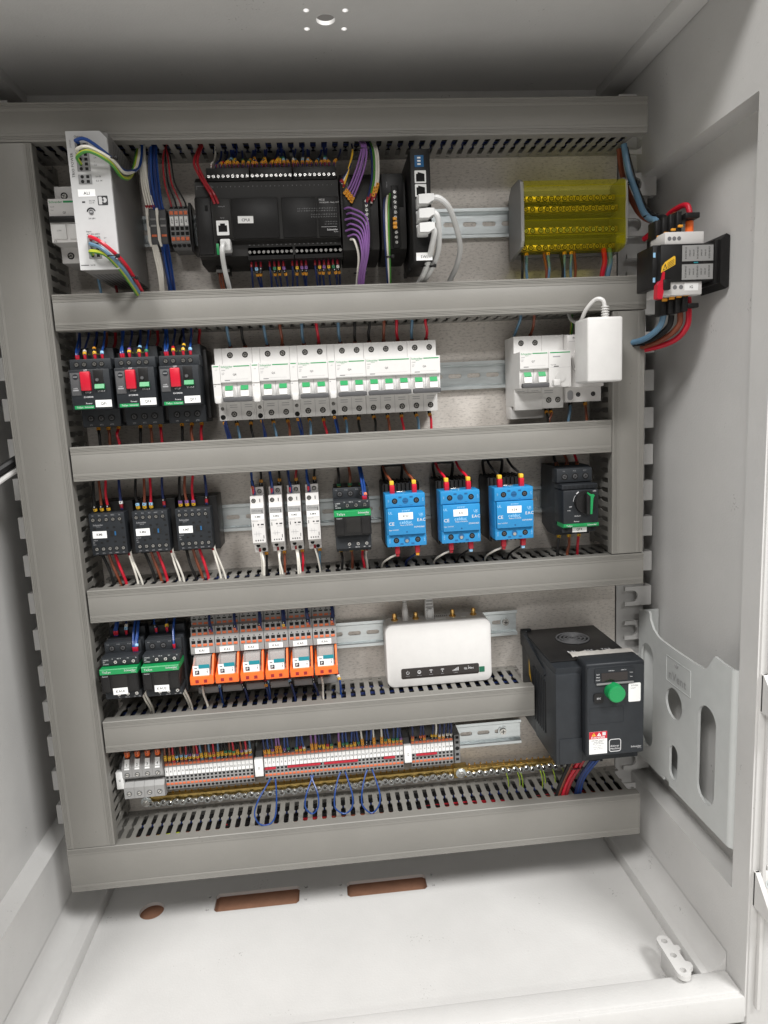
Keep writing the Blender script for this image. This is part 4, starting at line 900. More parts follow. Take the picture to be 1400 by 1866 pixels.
def router():
    x0, x1, z0, z1 = 413, 551.5, -696.5, -612; t = thing('router', 'white router with black status strip standing on the short duct', 'router', x0, 12, z0)
    b = MB(); b.prism(rrect(x0, x1, z0, z1, 10, 7), 12, 38, 'white2'); part('back_shell', b, t)
    b = MB(); n = 7
    A = rrect(x0, x1, z0, z1, 10, n); L = len(A); rings = [(38.3, 0), (42.5, 0), (44.3, .7), (45, 2.4)]; vs = []; fs = []
    for h, d in rings: vs += [(x, h, z) for x, z in rrect(x0+d, x1-d, z0+d, z1-d, 10-d, n)]
    for r_ in range(len(rings)-1): fs += [(r_*L+i, r_*L+(i+1) % L, (r_+1)*L+(i+1) % L, (r_+1)*L+i) for i in range(L)]
    fs += [tuple(range(3*L, 4*L)), tuple(range(L))]; b.add(vs, fs, 'white'); part('front_shell', b, t)
    b = MB().prism(rrect(x0+18.5, x0+121, z0+11.5, z0+25.5, 2.2, 4), 45, 45.3, 'screen'); part('status_strip', b, t)
    part('green_sticker', MB().prism(rrect(x0+121.4, x0+128.4, z0+13, z0+20.4, .5, 1), 45, 45.4, 'dgreen'), t)
    b = MB(); zc = z0+19.6; H = 45.4
    b.tube([(x0+27+1.9*math.cos(math.radians(a)), H, zc+1.9*math.sin(math.radians(a))) for a in range(125, 416, 20)], .3, 'inkl', 4); b.tube([(x0+27, H, zc+.4), (x0+27, H, zc+2.7)], .3, 'inkl', 4)
    b.tube([(x0+42+2*math.cos(math.radians(a)), H, zc+2*math.sin(math.radians(a))) for a in range(0, 361, 24)], .5, 'inkl', 4); b.text('e', x0+42, zc, 2.4, H, 'inkl')
    for cx in (57.5, 72.5):
        for r_ in (1, 2.1, 3.2): b.tube([(x0+cx+r_*math.cos(math.radians(a)), H, zc-1+r_*math.sin(math.radians(a))) for a in range(45, 136, 15)], .3, 'inkl', 4)
        b.cyl(x0+cx, H-.1, zc-1.6, .6, .15, 'inkl', n=8)
    for i in range(5): b.box(x0+86+1.7*i, x0+87+1.7*i, H-.1, H+.05, zc-2, zc-.8+.9*i, 'inkl')
    for cx, s in ((27, 'Power'), (42, 'Internet'), (57.5, '2.4Ghz'), (72.5, '5Ghz'), (90, 'Cellular')): b.text(s, x0+cx, zc-4.4, 1.2, H, 'inks')
    b.text('GL', x0+101, zc+.2, 2.8, H, 'inkl', 'l'); b.text('iNet', x0+106.6, zc+.4, 2.8, H, 'inkl', 'l'); b.cyl(x0+107, H-.1, zc+2.8, .5, .15, 'inkl', n=8); part('lettering', b, t)
    for f in (15, 43, 92, 120):
        b = MB().cyl(x0+f, 24, z1-.3, 4.6, 2, 'gold', 'z', 6); b.cyl(x0+f, 24, z1+1.7, 3.0, 6.5, 'gold', 'z', 12); b.cyl(x0+f, 24, z1+8.2, 2.3, 1, 'gold', 'z', 12); part('antenna_socket', b, t)
    b = MB()
    for i in range(8): b.box(x0+66+2.6*i, x0+67.2+2.6*i, 16, 22, z1-.2, z1+.15, 'grey')
    b.box(x0+68, x0+82, 26, 33, z1-.2, z1+.2, 'paper'); b.prism(rrect(x0+102, x0+109, 27, 31, 1.8, 4), z1-.1, z1+.3, 'paper', 'z'); part('rear_ports', b, t)
    # leads plugged into it
    t = thing('power_plug', 'slim white round power plug on top of the router', 'plug', x0+29, 24, z1)
    part('plug_body', MB().tube([(x0+29, 25, z1-.5), (x0+29, 25, z1+14), (x0+29, 25, z1+17)], [4.4, 4.2, 3], 'white', n=14), t)
    part('strain_relief', MB().tube([(x0+29, 25, z1+17), (x0+29, 25, z1+28)], [3, 2.2], 'white', n=10), t)
    b = MB()
    for k in range(4): b.tube([(x0+29+2.9*math.cos(2*math.pi*j/12), 25+2.9*math.sin(2*math.pi*j/12), z1+18.5+2.6*k) for j in range(12)], .6, 'white', n=5, closed=True)
    part('relief_ribs', b, t); part('lead', MB().tube(spline([(x0+29, 25, z1+27), (x0+29, 25, z1+40), (x0+30, 30, z1+52)], 4), 2, 'white', n=8), t)
    t = thing('network_plug', 'white network plug on top of the router', 'plug', x0+61, 24, z1)
    part('plug_body', MB().box(x0+55, x0+66.6, 18, 30, z1-.5, z1+12, 'cable', 1), t); part('latch', MB().box(x0+57.5, x0+64, 30, 32, z1+2, z1+14, 'cable', .6), t)
    part('boot', MB().prism([(x0+55, z1+12), (x0+66.6, z1+12), (x0+64.5, z1+32), (x0+57, z1+32)], 19, 29, 'cable'), t)
    b = MB()
    for k in range(4): b.box(x0+56+.4*k, x0+65.6-.4*k, 28.9, 29.5, z1+15+4.2*k, z1+17+4.2*k, 'lgrey')
    part('boot_slots', b, t); part('lead', MB().tube(spline([(x0+61, 24, z1+30), (x0+61, 24, z1+40), (x0+62, 30, z1+52)], 4), 2.8, 'cable', n=9), t)
router()
def drive():
    x0, x1 = 605, 707.5; t = thing('variable_speed_drive', 'large black variable speed drive with green knob at the lower right', 'drive', x0, 0, -770)
    zt, zb = -647, -770
    part('body', MB().box(x0, x1, 0.2, 136, zb, zt-2, 'anth', 1.5), t)
    part('top_plate', MB().box(x0+1, x1-1, 2, 118, zt-2, zt, 'black', .6), t)
    part('left_shell', MB().box(x0-1, x0+30.5, 60, 139, zb-.6, zt-9, 'anth2', 2.2), t)
    part('left_arm', MB().prism([(4, zt+1), (14, zt+1), (100, zt-16), (104, zt-22), (100, zt-26), (4, zt-18)], x0-3, x0+3, 'anth', 'x'), t)
    b = MB()
    for i in range(9): b.box(x0-1.15, x0-.85, 50+i*6.4, 53+i*6.4, zb+24, zt-32, 'hole')
    part('side_vents', b, t)
    for i in range(8): part('side_rib', MB().box(x0-1.8, x0-1.0, 53.6+i*6.4, 55.6+i*6.4, zb+22, zt-30, 'anth', .2), t)
    part('lower_flap', MB().box(x0+3, x0+31, 139, 139.8, zb+1, zb+33, 'anth2', .4), t)
    for r_ in (6, 11, 16, 21): part('fan_ring', MB().tube([(x0+54+r_*math.cos(2*math.pi*i/26), 48+r_*.95*math.sin(2*math.pi*i/26), zt+.9) for i in range(26)], 1.2, 'dgrey', n=6, closed=True), t)
    part('fan_opening', MB().cyl(x0+54, 48, zt, 22.5, .25, 'hole', 'z', 30), t)
    b = MB(); [b.box(x0+53.2, x0+54.8, 26, 70, zt+.3, zt+1.2, 'dgrey'), b.box(x0+32, x0+76, 47.2, 48.8, zt+.3, zt+1.2, 'dgrey')]; part('fan_spokes', b, t)
    b = MB(); random.seed(3); pts = []
    n = 26; P0 = [(x0+30+i*3.4, 97+random.uniform(-1.2, 1.0)) for i in range(n) if x0+30+i*3.4 < x1+6]; P1 = [(x, 113+random.uniform(-.8, 1.2)) for x, _ in P0]
    vs = []; fs = []
    for (a, c), (d, e) in zip(P0, P1):
        z_ = zt+.3+random.uniform(.2, 1.2); vs += [(a, c, z_), (d, (c+e)/2, z_+random.uniform(-.4, 1.6)), (d, e, z_+random.uniform(-.6, .3))]
    for i in range(len(P0)-1): fs += [(3*i, 3*i+3, 3*i+4, 3*i+1), (3*i+1, 3*i+4, 3*i+5, 3*i+2)]
    b.add(vs, fs, 'tape'); b.add([(x, h, z-.3) for x, h, z in vs], [tuple(reversed(f)) for f in fs], 'tape'); part('torn_tape', b, t, 'torn strip of pale masking tape')
    b = MB(); [b.text(s, 0, 0, 4, 0, 'inkl', fn=(lambda X_: (lambda u, v: (X_+u, 92-v, zt+.1)))(x_)) for s, x_ in (('R/L1', x0+36), ('S/L2', x0+58), ('T/L3', x0+80))]; part('terminal_marks', b, t)
    me = shared('drive_bolt', lambda b: (b.cyl(0, 0, 0, 6.2, 1.4, 'zinc', n=18), b.cyl(0, 1.4, 0, 4.2, 3.2, 'chrome', n=6), b.cyl(0, 4.6, 0, 2.2, .2, 'hole', n=10)))
    part('foot', MB().box(x0-2, x0+12, .2, 6, zt-14, zt+2, 'anth', .8), t); sp('bolt', me, t, x0+4, 6, zt-6)
    # front door
    a, c, z0, z1, H = x0+31.5, x1+.5, -757, -641, 150
    part('door', MB().box(a, c, 120, H, z0, z1, 'anth', 3, 3), t); part('door_panel', MB().prism(rrect(a+1.5, c-1.5, z0+2, z1-4, 4, 5), H, H+.8, 'anth2'), t); H += .8
    part('display_frame', MB().prism(rrect(a+10, a+58.5, z1-23.5, z1-6, 2, 3), H, H+.9, 'anth'), t); part('display', MB().box(a+18, a+49.5, H+.9, H+1.2, z1-22, z1-11.6, 'screen'), t)
    part('display_lip', MB().box(a+12, a+57, H, H+2, z1-26, z1-23.8, 'grey', .5), t)
    b = MB()
    for i, s in enumerate(('Ref', 'Mon', 'Conf')): b.text(s, a+14, z1-13-3.4*i, 1.6, H+1, 'inkl')
    for x_, z_, s in ((30, -9.2, 'CAN Run'), (45, -9.2, 'CAN Err'), (54, -13, 'Value'), (54, -18, 'Unit')): b.text(s, a+x_, z1+z_, 1.2, H+1, 'inkl')
    part('display_lettering', b, t)
    b = MB().cyl(a+32.4, H, z1-34.2, 10.6, 11, 'green', n=40, r2=10.2); k = part('knob', b, t); part('knob_cap', MB().cyl(a+32.4, H+11, z1-34.2, 9.8, .9, 'green', n=40, r2=9.3), k)
    b = MB().prism(rrect(a+9, a+20.5, z1-48, z1-36, 2.5, 4), H, H+1.6, 'black'); b.text('ESC', a+14.8, z1-42, 2.0, H+1.7, 'inkl'); part('esc_key', b, t)
    part('blank_label_field', MB().prism(rrect(a+4, a+45.5, z1-74.5, z1-54, .8, 2), H, H+.15, 'anth', holes=[rrect(a+4.4, a+45.1, z1-74.1, z1-54.4, .7, 2)]), t)
    b = MB().prism(rrect(a+51.2, a+66, z1-50, z1-27, 1.5, 3), H, H+.3, 'paper'); b.text('ATV320', a+58.4, z1-30, 1.5, H+.4, 'ink'); b.text('0.75kW', a+57, z1-33.2, 1.1, H+.4, 'ink'); part('rating_sticker', b, t)
    # danger label
    xa, xb, zA, zB = a+3.6, a+25.4, z0+4, z0+32
    b = MB().box(xa, xb, H, H+.3, zA, zB, 'paper'); b.box(xa, xb, H+.2, H+.4, zB-9, zB, 'red')
    for i, m in enumerate(('yellow', 'paper')): b.prism([(xa+3+6.5*i, zB-5.2), (xa+8+6.5*i, zB-5.2), (xa+5.5+6.5*i, zB-1)], H+.3, H+.5, m); b.box(xa+5.2+6.5*i, xa+5.8+6.5*i, H+.45, H+.55, zB-4.4, zB-2.2, 'ink')
    b.box(xa+16, xa+20, H+.3, H+.5, zB-5, zB-1, 'inkl'); b.text('DANGER', (xa+xb)/2, zB-7.1, 2.6, H+.55, 'paper', wid=17)
    for i, s in enumerate(('ELECTRIC SHOCK,', 'EXPLOSION', 'OR ARC FLASH')): b.text(s, (xa+xb)/2, zB-11-2*i, 1.35, H+.4, 'ink')
    for i, s in enumerate(('To service,', 'remove all power,', 'wait 15 minutes')): b.text(s, (xa+xb)/2, zB-17.4-2.1*i, 1.2, H+.4, 'inkg')
    part('danger_label', b, t)
    b = MB().prism(rrect(a+27.8, a+42.6, z0+5, z0+21, 3, 4), H, H+.15, 'inkl', holes=[rrect(a+28.6, a+41.8, z0+5.8, z0+20.2, 2.4, 4)]); b.text('Altivar', a+34.8, z0+12.4, 2.5, H+.2, 'inkl'); b.text('Machine', a+35.4, z0+9, 2.4, H+.2, 'inkl'); b.text('Schneider', c-4, z0+9.5, 2.2, H+.2, 'inkl', 'r'); b.text('Electric', c-4, z0+7.2, 1.0, H+.2, 'inkl', 'r'); part('lettering', b, t)
    b = MB(); b.add([(x0-1.95, 38, zt-48), (x0-1.95, 48, zt-56), (x0-1.95, 38, zt-26)], [(0, 1, 2)], 'yellow'); b.add([(x0-2.05, 41, zt-46), (x0-2.05, 43, zt-47), (x0-2.05, 41, zt-36)], [(0, 1, 2)], 'ink'); part('warning_triangle', b, t)
    part('earth_lug', MB().box(x0+70, x0+82, 60, 62, zb-14, zb, 'brass', .3), t); sp('lug_screw', screw_mesh(3.4, 'zinc', 'chrome'), t, x0+74, 62.2, zb-8)
drive()

# ================================================================ row 5: terminals and earth bar
def big_terms():
    for i in range(4):
        x0 = 70.2+12.6*i; t = thing('terminal_block', 'large grey screw terminal tagged %d, %s at the left end of the terminals' % (i+1, ('leftmost of four', 'second of four', 'third of four', 'rightmost of four')[i]), 'terminal', x0, 0, -790, 'large numbered screw terminals'); W_ = 12.3
        b = MB(); b.prism([(7.6, -815), (46, -815), (52, -812), (52, -797), (47, -792), (40, -792), (40, -788.5), (48, -787), (52, -783), (52, -770), (47, -765), (36, -758), (7.6, -758)], x0, x0+W_, 'lgrey', 'x'); part('body', b, t)
        me = shared('well_screw', lambda b: (b.cyl(0, -.2, 0, 3.6, .3, 'grey', n=18), b.cyl(0, .05, 0, 2.9, .15, 'dgrey', n=16), b.cyl(0, .15, 0, 2.3, .2, 'steel', n=14), b.box(-2.2, 2.2, .3, .45, -.4, .4, 'hole')))
        for z in (-780, -805.5): sp('screw', me, t, x0+6.1, 52.05, z, (0, random.uniform(-1, 1), 0))
        b = MB().prism([(52.2, -772.5), (53, -772.5), (47.6, -761), (46.8, -761.2)], x0+3.4, x0+9.4, 'paper', 'x'); b.text(str(i+1), 0, 0, 3, 0, 'ink', fn=lambda u, v: (x0+6.4+u, 50.6-v*.46, -767+v)); part('marker_tag', b, t)
        part('wire_opening', MB().box(x0+3, x0+9.6, 39.8, 40.15, -791.8, -788.8, 'hole'), t)
big_terms()
def end_bracket(x0, s, lab, w_=9):
    t = thing('end_bracket', lab, 'end stop', x0, 0, -791); part('clamp', MB().prism([(7.6, -812), (30, -812), (44, -800), (44, -783), (34, -772), (7.6, -772)], x0, x0+w_, 'grey', 'x'), t)
    b = MB().box(x0-.5, x0+w_+1, 44, 52, -798, -775, 'paper', .4); b.text(s, x0+w_/2+.3, -786.5, 2.2, 52.1, 'ink', rot=math.pi/2); part('marker_tag', b, t)
end_bracket(62.6, 'X1', 'end stop with white tag at the far left of the terminal row', 7); end_bracket(236.2, 'X2', 'end stop with white tag between terminals 26 and 1'); end_bracket(430.6, 'X3', 'end stop with white tag before the last eleven terminals', 8)
t = thing('end_bracket', 'bare grey end stop at the right end of the terminal row', 'end stop', 498, 0, -791)
part('clamp', MB().box(498.6, 506.6, 7.6, 40, -812, -771, 'grey', .8), t); b = MB(); [b.box(500.5, 504.6, 40, 40.12, z-1.8, z+1.8, 'hole') for z in (-775, -782, -799, -806)]; b.cyl(502.6, 39.9, -790.5, 2.8, .3, 'hole', n=12); part('openings', b, t)
TX = {}
ONES = ('', 'first', 'second', 'third', 'fourth', 'fifth', 'sixth', 'seventh', 'eighth', 'ninth', 'tenth', 'eleventh', 'twelfth', 'thirteenth', 'fourteenth', 'fifteenth', 'sixteenth', 'seventeenth', 'eighteenth', 'nineteenth')
def ordw(n):
    if n < 20: return ONES[n]
    T = {2: 'twent', 3: 'thirt'}[n//10]
    return T+'ieth' if n % 10 == 0 else T+'y-'+ONES[n % 10]
def terms(group, x0, nums, pitch, desc):
    def bodyf(b): b.prism([(7.6, -24), (37, -24), (42.5, -21), (45, -12), (45, 11), (42, 16), (30, 20), (7.6, 20)], .06, pitch-.06, 'lgrey', 'x')
    def openf(b):
        for z, h in ((18, 37.5), (-17.4, 42.6)): b.cyl(pitch/2, h, z, 1.9, 1.35, 'hole', n=10)
        for z in (-2.8, -7.4): b.box(pitch*.2, pitch*.8, 44.9, 45.12, z-1.5, z+1.2, 'hole')
    B_ = shared(('terminal_body', pitch), bodyf); O_ = shared(('terminal_open', pitch), openf)
    L_ = shared(('terminal_lever', pitch), lambda b: b.box(.5, pitch-.5, -2, .7, -1.5, 1.5, 'lever', .25))
    for i, n in enumerate(nums):
        x = x0+pitch*i; t = thing('terminal_block', 'grey terminal tagged %d, %s from the left %s' % (n, ordw(i+1), desc), 'terminal', x, 0, -789, group); TX[(group, n)] = x+pitch/2
        sp('body', B_, t, x, 0, -789); sp('wire_openings', O_, t, x, 0, -789)
        sp('lever', L_, t, x, 43.8, -774.6, (math.radians(-20), 0, 0)); sp('lever', L_, t, x, 44.6, -801.0, (math.radians(6), 0, 0))
        b = MB().box(x+.35, x+pitch-.35, 45, 46, -789, -777.6, 'paper'); b.text(str(n), x+pitch/2, -783.2, 2.5, 46.1, 'ink', wid=3.2 if n > 9 else None); part('marker_tag', b, t)
terms('numbered terminals between large terminals and second end stop', 121.0, range(5, 27), 5.11, 'in the first run')
terms('numbered terminals of the long middle run', 247.0, range(1, 37), 5.07, 'in the long middle run')
terms('numbered terminals of the short last run', 440.0, range(1, 12), 5.1, 'in the short last run')
for i, (a, c) in enumerate(((247.5, 262), (277, 320), (324.5, 369), (403, 418), (446, 474))):
    b = MB().box(a, c, 45.1, 47.2, -792.6, -790.0, 'jumper', .3); [b.box(x_, x_+.5, 46, 47.4, -792.7, -789.9, 'dred') for x_ in [a+5.1*k for k in range(1, int((c-a)/5.1))]]
    solo('jumper_bridge', b, 'red plug-in jumper bridge on the terminal row, %s' % ('leftmost', 'second from the left', 'third from the left, in mid row', 'short, fourth from the left', 'on the last run, rightmost')[i], 'jumper', 'red jumper bridges')
def earth_bar():
    t = thing('earth_bar', 'long brass earth bar with a row of screws under the terminals', 'earth bar', 88, 0, -836)
    part('bar', MB().box(86, 514, 8, 17, -840, -832.5, 'brass', .8), t); part('bar', MB().box(514, 668, 8, 17, -841, -834, 'brass', .8), t)
    me = shared('bar_screw', lambda b: (b.cyl(0, -6, 0, 2.2, 6, 'steel', n=10), b.cyl(0, 0, 0, 4.0, 1.6, 'zinc', n=14), b.cyl(0, 1.6, 0, 3.4, .9, 'chrome', n=12, r2=2.6), b.box(-2, 2, 2.3, 2.62, -.35, .35, 'hole'), b.box(-.35, .35, 2.3, 2.63, -2, 2, 'hole')))
    pin = shared('bar_pin', lambda b: b.cyl(0, 0, 0, 1.1, 2.6, 'gold', 'z', n=8))
    x = 92; k = 0
    while x < 662:
        if not 500 < x < 520:
            sp('screw', me, t, x, 20, -840-(1.8 if k % 2 else 0), (0, random.uniform(-1, 1), 0)); sp('pin', pin, t, x+3, 12, -832.2)
        x += 8.05 if k % 3 else 8.6; k += 1
    b = MB().box(500, 520, 6, 20, -846, -830, 'brass', 1.5); part('bar_clamp', b, t)
    bolt = shared('bar_bolt', lambda b: (b.cyl(0, 0, 0, 7, 1.6, 'zinc', n=20), b.cyl(0, 1.6, 0, 5.2, 3.6, 'chrome', n=6), b.cyl(0, 5.2, 0, 2.6, .6, 'steel', n=12)))
    sp('bolt', bolt, t, 510, 20, -838); sp('bolt', bolt, t, 86, 18, -838)
earth_bar()

# ================================================================ isolator on the right wall
def isolator():
    t = thing('isolator_switch', 'black main isolator IG fixed sideways to the right wall', 'isolator', 795, 128, -198)
    b = MB(); b.prism([(796, -171), (792, -169), (786, -175), (786, -220), (793, -226), (796, -224)], 104, 152, 'black'); b.box(782, 787, 108, 148, -220, -174, 'black', .8); part('mounting_flange', b, t)
    part('body', MB().box(722, 786, 106, 146, -216, -177, 'black', 1.5), t); part('rear_block', MB().box(717, 735, 100, 138, -221, -176, 'black', 1.2), t)
    part('upper_terminals', MB().box(728, 772, 110, 143, -177.2, -164, 'white2', 1), t); part('lower_terminals', MB().box(724, 771, 110, 143, -230, -215.8, 'white2', 1), t)
    b = MB(); [b.cyl(733+5.4*i, 143, -171, 2.2, .25, 'inkg', n=12) for i in range(3)]; [b.cyl(740+7*i, 143, -221.5, 2.4, .25, 'inkg', n=12) for i in range(2)]; part('screw_holes', b, t)
    part('rating_plate', MB().box(746, 781, 146, 146.3, -195.4, -179, 'lgrey'), t); part('rating_plate', MB().box(746, 781, 146, 146.3, -214.6, -198.6, 'lgrey'), t)
    b = MB()
    for k in range(7):
        for z_, n_ in ((-187, 6), (-206.4, 6)): b.text('0451-37', 750+4.4*k, z_, 1.5, 146.4, 'ink', rot=math.pi/2) if k % 3 else b.text('0/25/40/63', 750+4.4*k, z_, 1.8, 146.4, 'ink', rot=math.pi/2)
    part('plate_lettering', b, t)
    b = MB(); b.box(758, 770, 146.1, 146.4, -197.9, -196.1, 'hole'); b.box(759, 764, 146.3, 146.5, -197.7, -196.3, 'teal'); part('position_window', b, t)
    b = MB(); b.prism([(722.5, -206.5), (723.5, -200), (727, -195.5), (737, -189.4), (738.4, -190.4), (738.4, -198.2), (737, -199.2)], 146, 146.3, 'yellow'); b.prism([(724.4, -204.4), (729, -202.2), (727, -197)], 146.2, 146.4, 'ink', holes=[[(725.4, -203.4), (728, -202.3), (726.9, -199)]])
    for k in range(4): b.tube([(729.6, 146.4, -197-1.6*k), (737, 146.4, -193-1.6*k)], .25, 'ink', 4)
    part('warning_sticker', b, t)
    b = MB(); b.prism([(718, -233), (724, -234), (725.6, -224), (726.6, -206), (724, -205), (722.4, -214), (718.5, -219)], 139, 147, 'red'); part('red_lever', b, t); part('lever_clamp', MB().box(724.5, 733, 139, 148, -224.5, -213.5, 'black', 1), t)
    nlabel(t, 'IG', 751, 766.5, -225.5, -217.5, 143, 2.6)
    for i in range(2): part('side_tag', MB().box(717.5, 720, 138, 138.5, -189-26*i, -184-26*i, 'sky'), t)
    # cable boots
    b = MB()
    for i in range(4): part('upper_shroud', MB().box(727+6.4*i, 733+6.4*i, 106+3*i, 124+3*i, -166+1.5*i, -147+2.2*i, 'black', .8), t); part('amber_clip', MB().box(728+6.4*i, 733+6.4*i, 124+3*i, 126.5+3*i, -166+2.8*i, -163.4+2.8*i, 'amber', .4), t)
    for i in range(4): part('lower_shroud', MB().box(733+6.6*i, 739+6.6*i, 112+3*i, 128+3*i, -249+.8*i, -231+1*i, 'black', .8), t); part('amber_clip', MB().box(733+6.6*i, 738.6+6.6*i, 128+3*i, 130.6+3*i, -234+1.2*i, -231+1.2*i, 'amber', .4), t)
    part('cable_clamp', MB().box(754, 770, 112, 138, -149, -143, 'black', 1.2), t); part('cable_clamp', MB().box(758, 771, 114, 138, -243, -238, 'black', 1), t)
isolator()
def heavy(c, pts, lab, r=4.0, n=10): wire(c, pts, r*.86, '', '', name='power_cable', label=lab, k=7, n=n)
heavy('red', [(745, 60, -215+63), (752, 85, -142), (757, 100, -133), (762, 120, -131), (764, 126, -138), (764, 126, -152), (763, 126, -168)], 'red power cable looping into the top of the black isolator', 3.6)
heavy('lblue', [(726, 45, -40), (732, 45, -70), (737, 55, -98), (738, 72, -124), (735, 95, -138), (734, 110, -144), (732, 114, -152)], 'light blue power cable curving down to the top of the isolator', 4.2)
heavy('black', [(731, 38, -42), (741, 40, -80), (746, 55, -112), (748, 75, -130), (746, 95, -137), (743, 112, -142), (740, 116, -152)], 'thick black power cable curving down to the top of the isolator', 4.2)
heavy('brown', [(727, 30, -40), (733, 30, -75), (744, 50, -120), (755, 80, -138), (757, 110, -138), (757, 118, -148)], 'brown power cable behind the blue one above the isolator', 3.8)
heavy('red', [(764.5, 126, -226), (766, 126, -244), (766, 122, -262), (760, 105, -275), (745, 80, -281), (725, 50, -283), (705, 35, -283)], 'red power cable leaving the bottom of the black isolator', 3.8)
heavy('brown', [(757, 124, -246), (757, 121, -260), (750, 102, -272), (738, 78, -278), (722, 50, -279), (705, 32, -279)], 'brown power cable leaving the bottom of the isolator', 3.8)
heavy('black', [(749, 120, -248), (748, 116, -260), (742, 98, -270), (732, 74, -274), (718, 48, -275), (705, 30, -275)], 'black power cable leaving the bottom of the isolator', 4.0)
heavy('lblue', [(741, 118, -247), (739, 112, -260), (732, 95, -270), (724, 72, -273), (712, 48, -272), (703, 30, -271)], 'light blue power cable leaving the bottom of the isolator', 4.0)
solo('orange_ferrule', MB().tube([(764, 127, -165), (764, 127, -150)], 4.4, 'orange', n=10), 'orange ferrule on the red cable at the top of the isolator', 'ferrule')
tie((735.5, 45, -84), 'black cable tie round the blue cable beside the distribution block', 5.4); tie((738, 86, -133), 'black cable tie on the blue cable just above the isolator', 6); tie((734, 76, -277), 'black cable tie round the cables below the isolator', (9, 6))

# ================================================================ wires of row 1
def drop(dev, side, items, zt, ht, zd, hd, r=1.25, fl=6.5, up=True):
    """items: (x, colour, ferrule, sleeves, dx) ; from duct level zd (depth hd) to terminal level zt (depth ht)"""
    s = 1 if up else -1
    for it in items:
        x, c = it[0], it[1]; fe = it[2] if len(it) > 2 else None; mk = it[3] if len(it) > 3 else (); dx = it[4] if len(it) > 4 else random.uniform(-2, 2)
        j = random.uniform(-2.5, 2.5); m2 = 'pegreen' if c == 'lime' else None
        mid = (zt+zd)/2
        pts = [(x+dx, hd+j, zd+s*10), (x+dx*.95, hd+j, zd-s*1), (x+dx*.5+random.uniform(-1.5, 1.5), (ht+hd)/2+j+2, mid), (x+dx*.06, ht+1, zt+s*(fl+.5)), (x, ht, zt-s*1.5)]
        wire(c, pts, r, dev, side, fe, mk, m2, k=4)
R_ = random.Random(5)
Cs = ['amber', 'yellow', 'cream', 'sky', 'tgreen', 'purple', 'red', 'black']
def mk(first='amber', n=2): return [first]+[R_.choice(['black', 'black']+Cs) for _ in range(n-1)]
bulk_start()
drop('the black controller', 'entering the top of', [(243+5.1*i, 'cream' if i == 0 else 'navy', 'dred', mk('amber', 3) if i > 1 else [], R_.uniform(-6, 10)) for i in range(28)], -63, 52, -39, 38, 1.05, 5.5)
bulk_end('controller_wires', 'row of short dark blue wires with coloured sleeves along the top of the black controller', 'wires')
drop('the black controller', 'leaving the bottom of', [(279.6+5.2*i, 'navy', 'dred', [R_.choice(Cs), 'black', 'amber'] if i not in (0, 4, 9, 13, 14) else [], R_.uniform(-3, 4)) for i in range(20) if i not in (3, 8, 13)], -163.5, 52, -195.5, 38, 1.1, 7, False)
for dx, dz in ((0, 0), (2.6, .6)): wire('dred', [(234+dx, 40, -28), (229+dx, 50, -42), (226+dx*1.5, 62, -60), (236+dx, 70, -82), (243+dx*1.4, 74, -95), (246+dx*1.5, 71, -104)], 1.5, 'the black controller', 'curling in from the upper left of')
for i in range(3): wire('brown' if i < 2 else 'black', [(241+3*i, 40, -171), (241+3*i, 38, -182), (243+3*i, 34, -200)], 1.3, 'the black controller', 'at the lower left power plug of', None, ['black', 'amber'])
wire('cable', [(256, 69, -148), (254, 84, -149), (252, 88, -158), (251, 72, -172), (252, 58, -186), (254, 45, -204)], 2.7, '', '', name='network_cable', label='thick grey-white cable plugged into the lower left of the black controller', n=9)
part('plug', MB().box(249.5, 261, 67, 82, -156, -143.5, 'cable', 1.6), bpy.data.objects['network_cable'])
# bundles left of the controller
for i in range(4): wire('cream', [(166.5+1.2*i, 40, -28), (165.5+1.6*i, 46, -45), (165+2.2*i, 52, -72), (166+2.8*i, 48, -92), (166.4+3.0*i, 43, -99)], 1.1, 'the two dark connectors', 'reaching down to', 'dred', fl=4)
for i in range(7): wire('navy' if i % 2 else 'blue', [(178+.9*i, 44+2*(i % 3), -26), (176+1.3*i, 52+2*(i % 3), -48), (174.5+1.6*i, 54+2*(i % 3), -74), (173.6+1.7*i, 46+(i % 2), -94), (174+1.7*i, 42, -100)], 1.25, 'the two dark connectors', 'reaching down to', k=5)
for i in range(4): wire('cream', [(168+1.6*i, 42, -139), (170+1.9*i, 46, -150), (172.5+1.7*i, 46, -170), (172+1.2*i, 42, -190), (170+1.1*i, 36, -205)], 1.1, 'the two dark connectors', 'hanging below', 'dred', fl=5)
for i in range(7): wire('navy' if i % 2 else 'blue', [(179+1.1*i, 42, -139), (180+1.2*i, 46+2*(i % 3), -152), (182+1.1*i, 46+2*(i % 3), -174), (183+1.0*i, 42, -194), (184+i, 36, -207)], 1.25, 'the two dark connectors', 'hanging below', k=5)
for i, c in enumerate(('dred', 'black', 'dred', 'black')): wire(c, [(196-2*i, 40, -26), (190+2.6*i, 46, -46), (190+3.6*i, 50, -74), (192.8+5.35*i, 42, -93), (192.9+5.35*i, 38, -101)], 1.0, 'the four-way terminals', 'entering the top of')
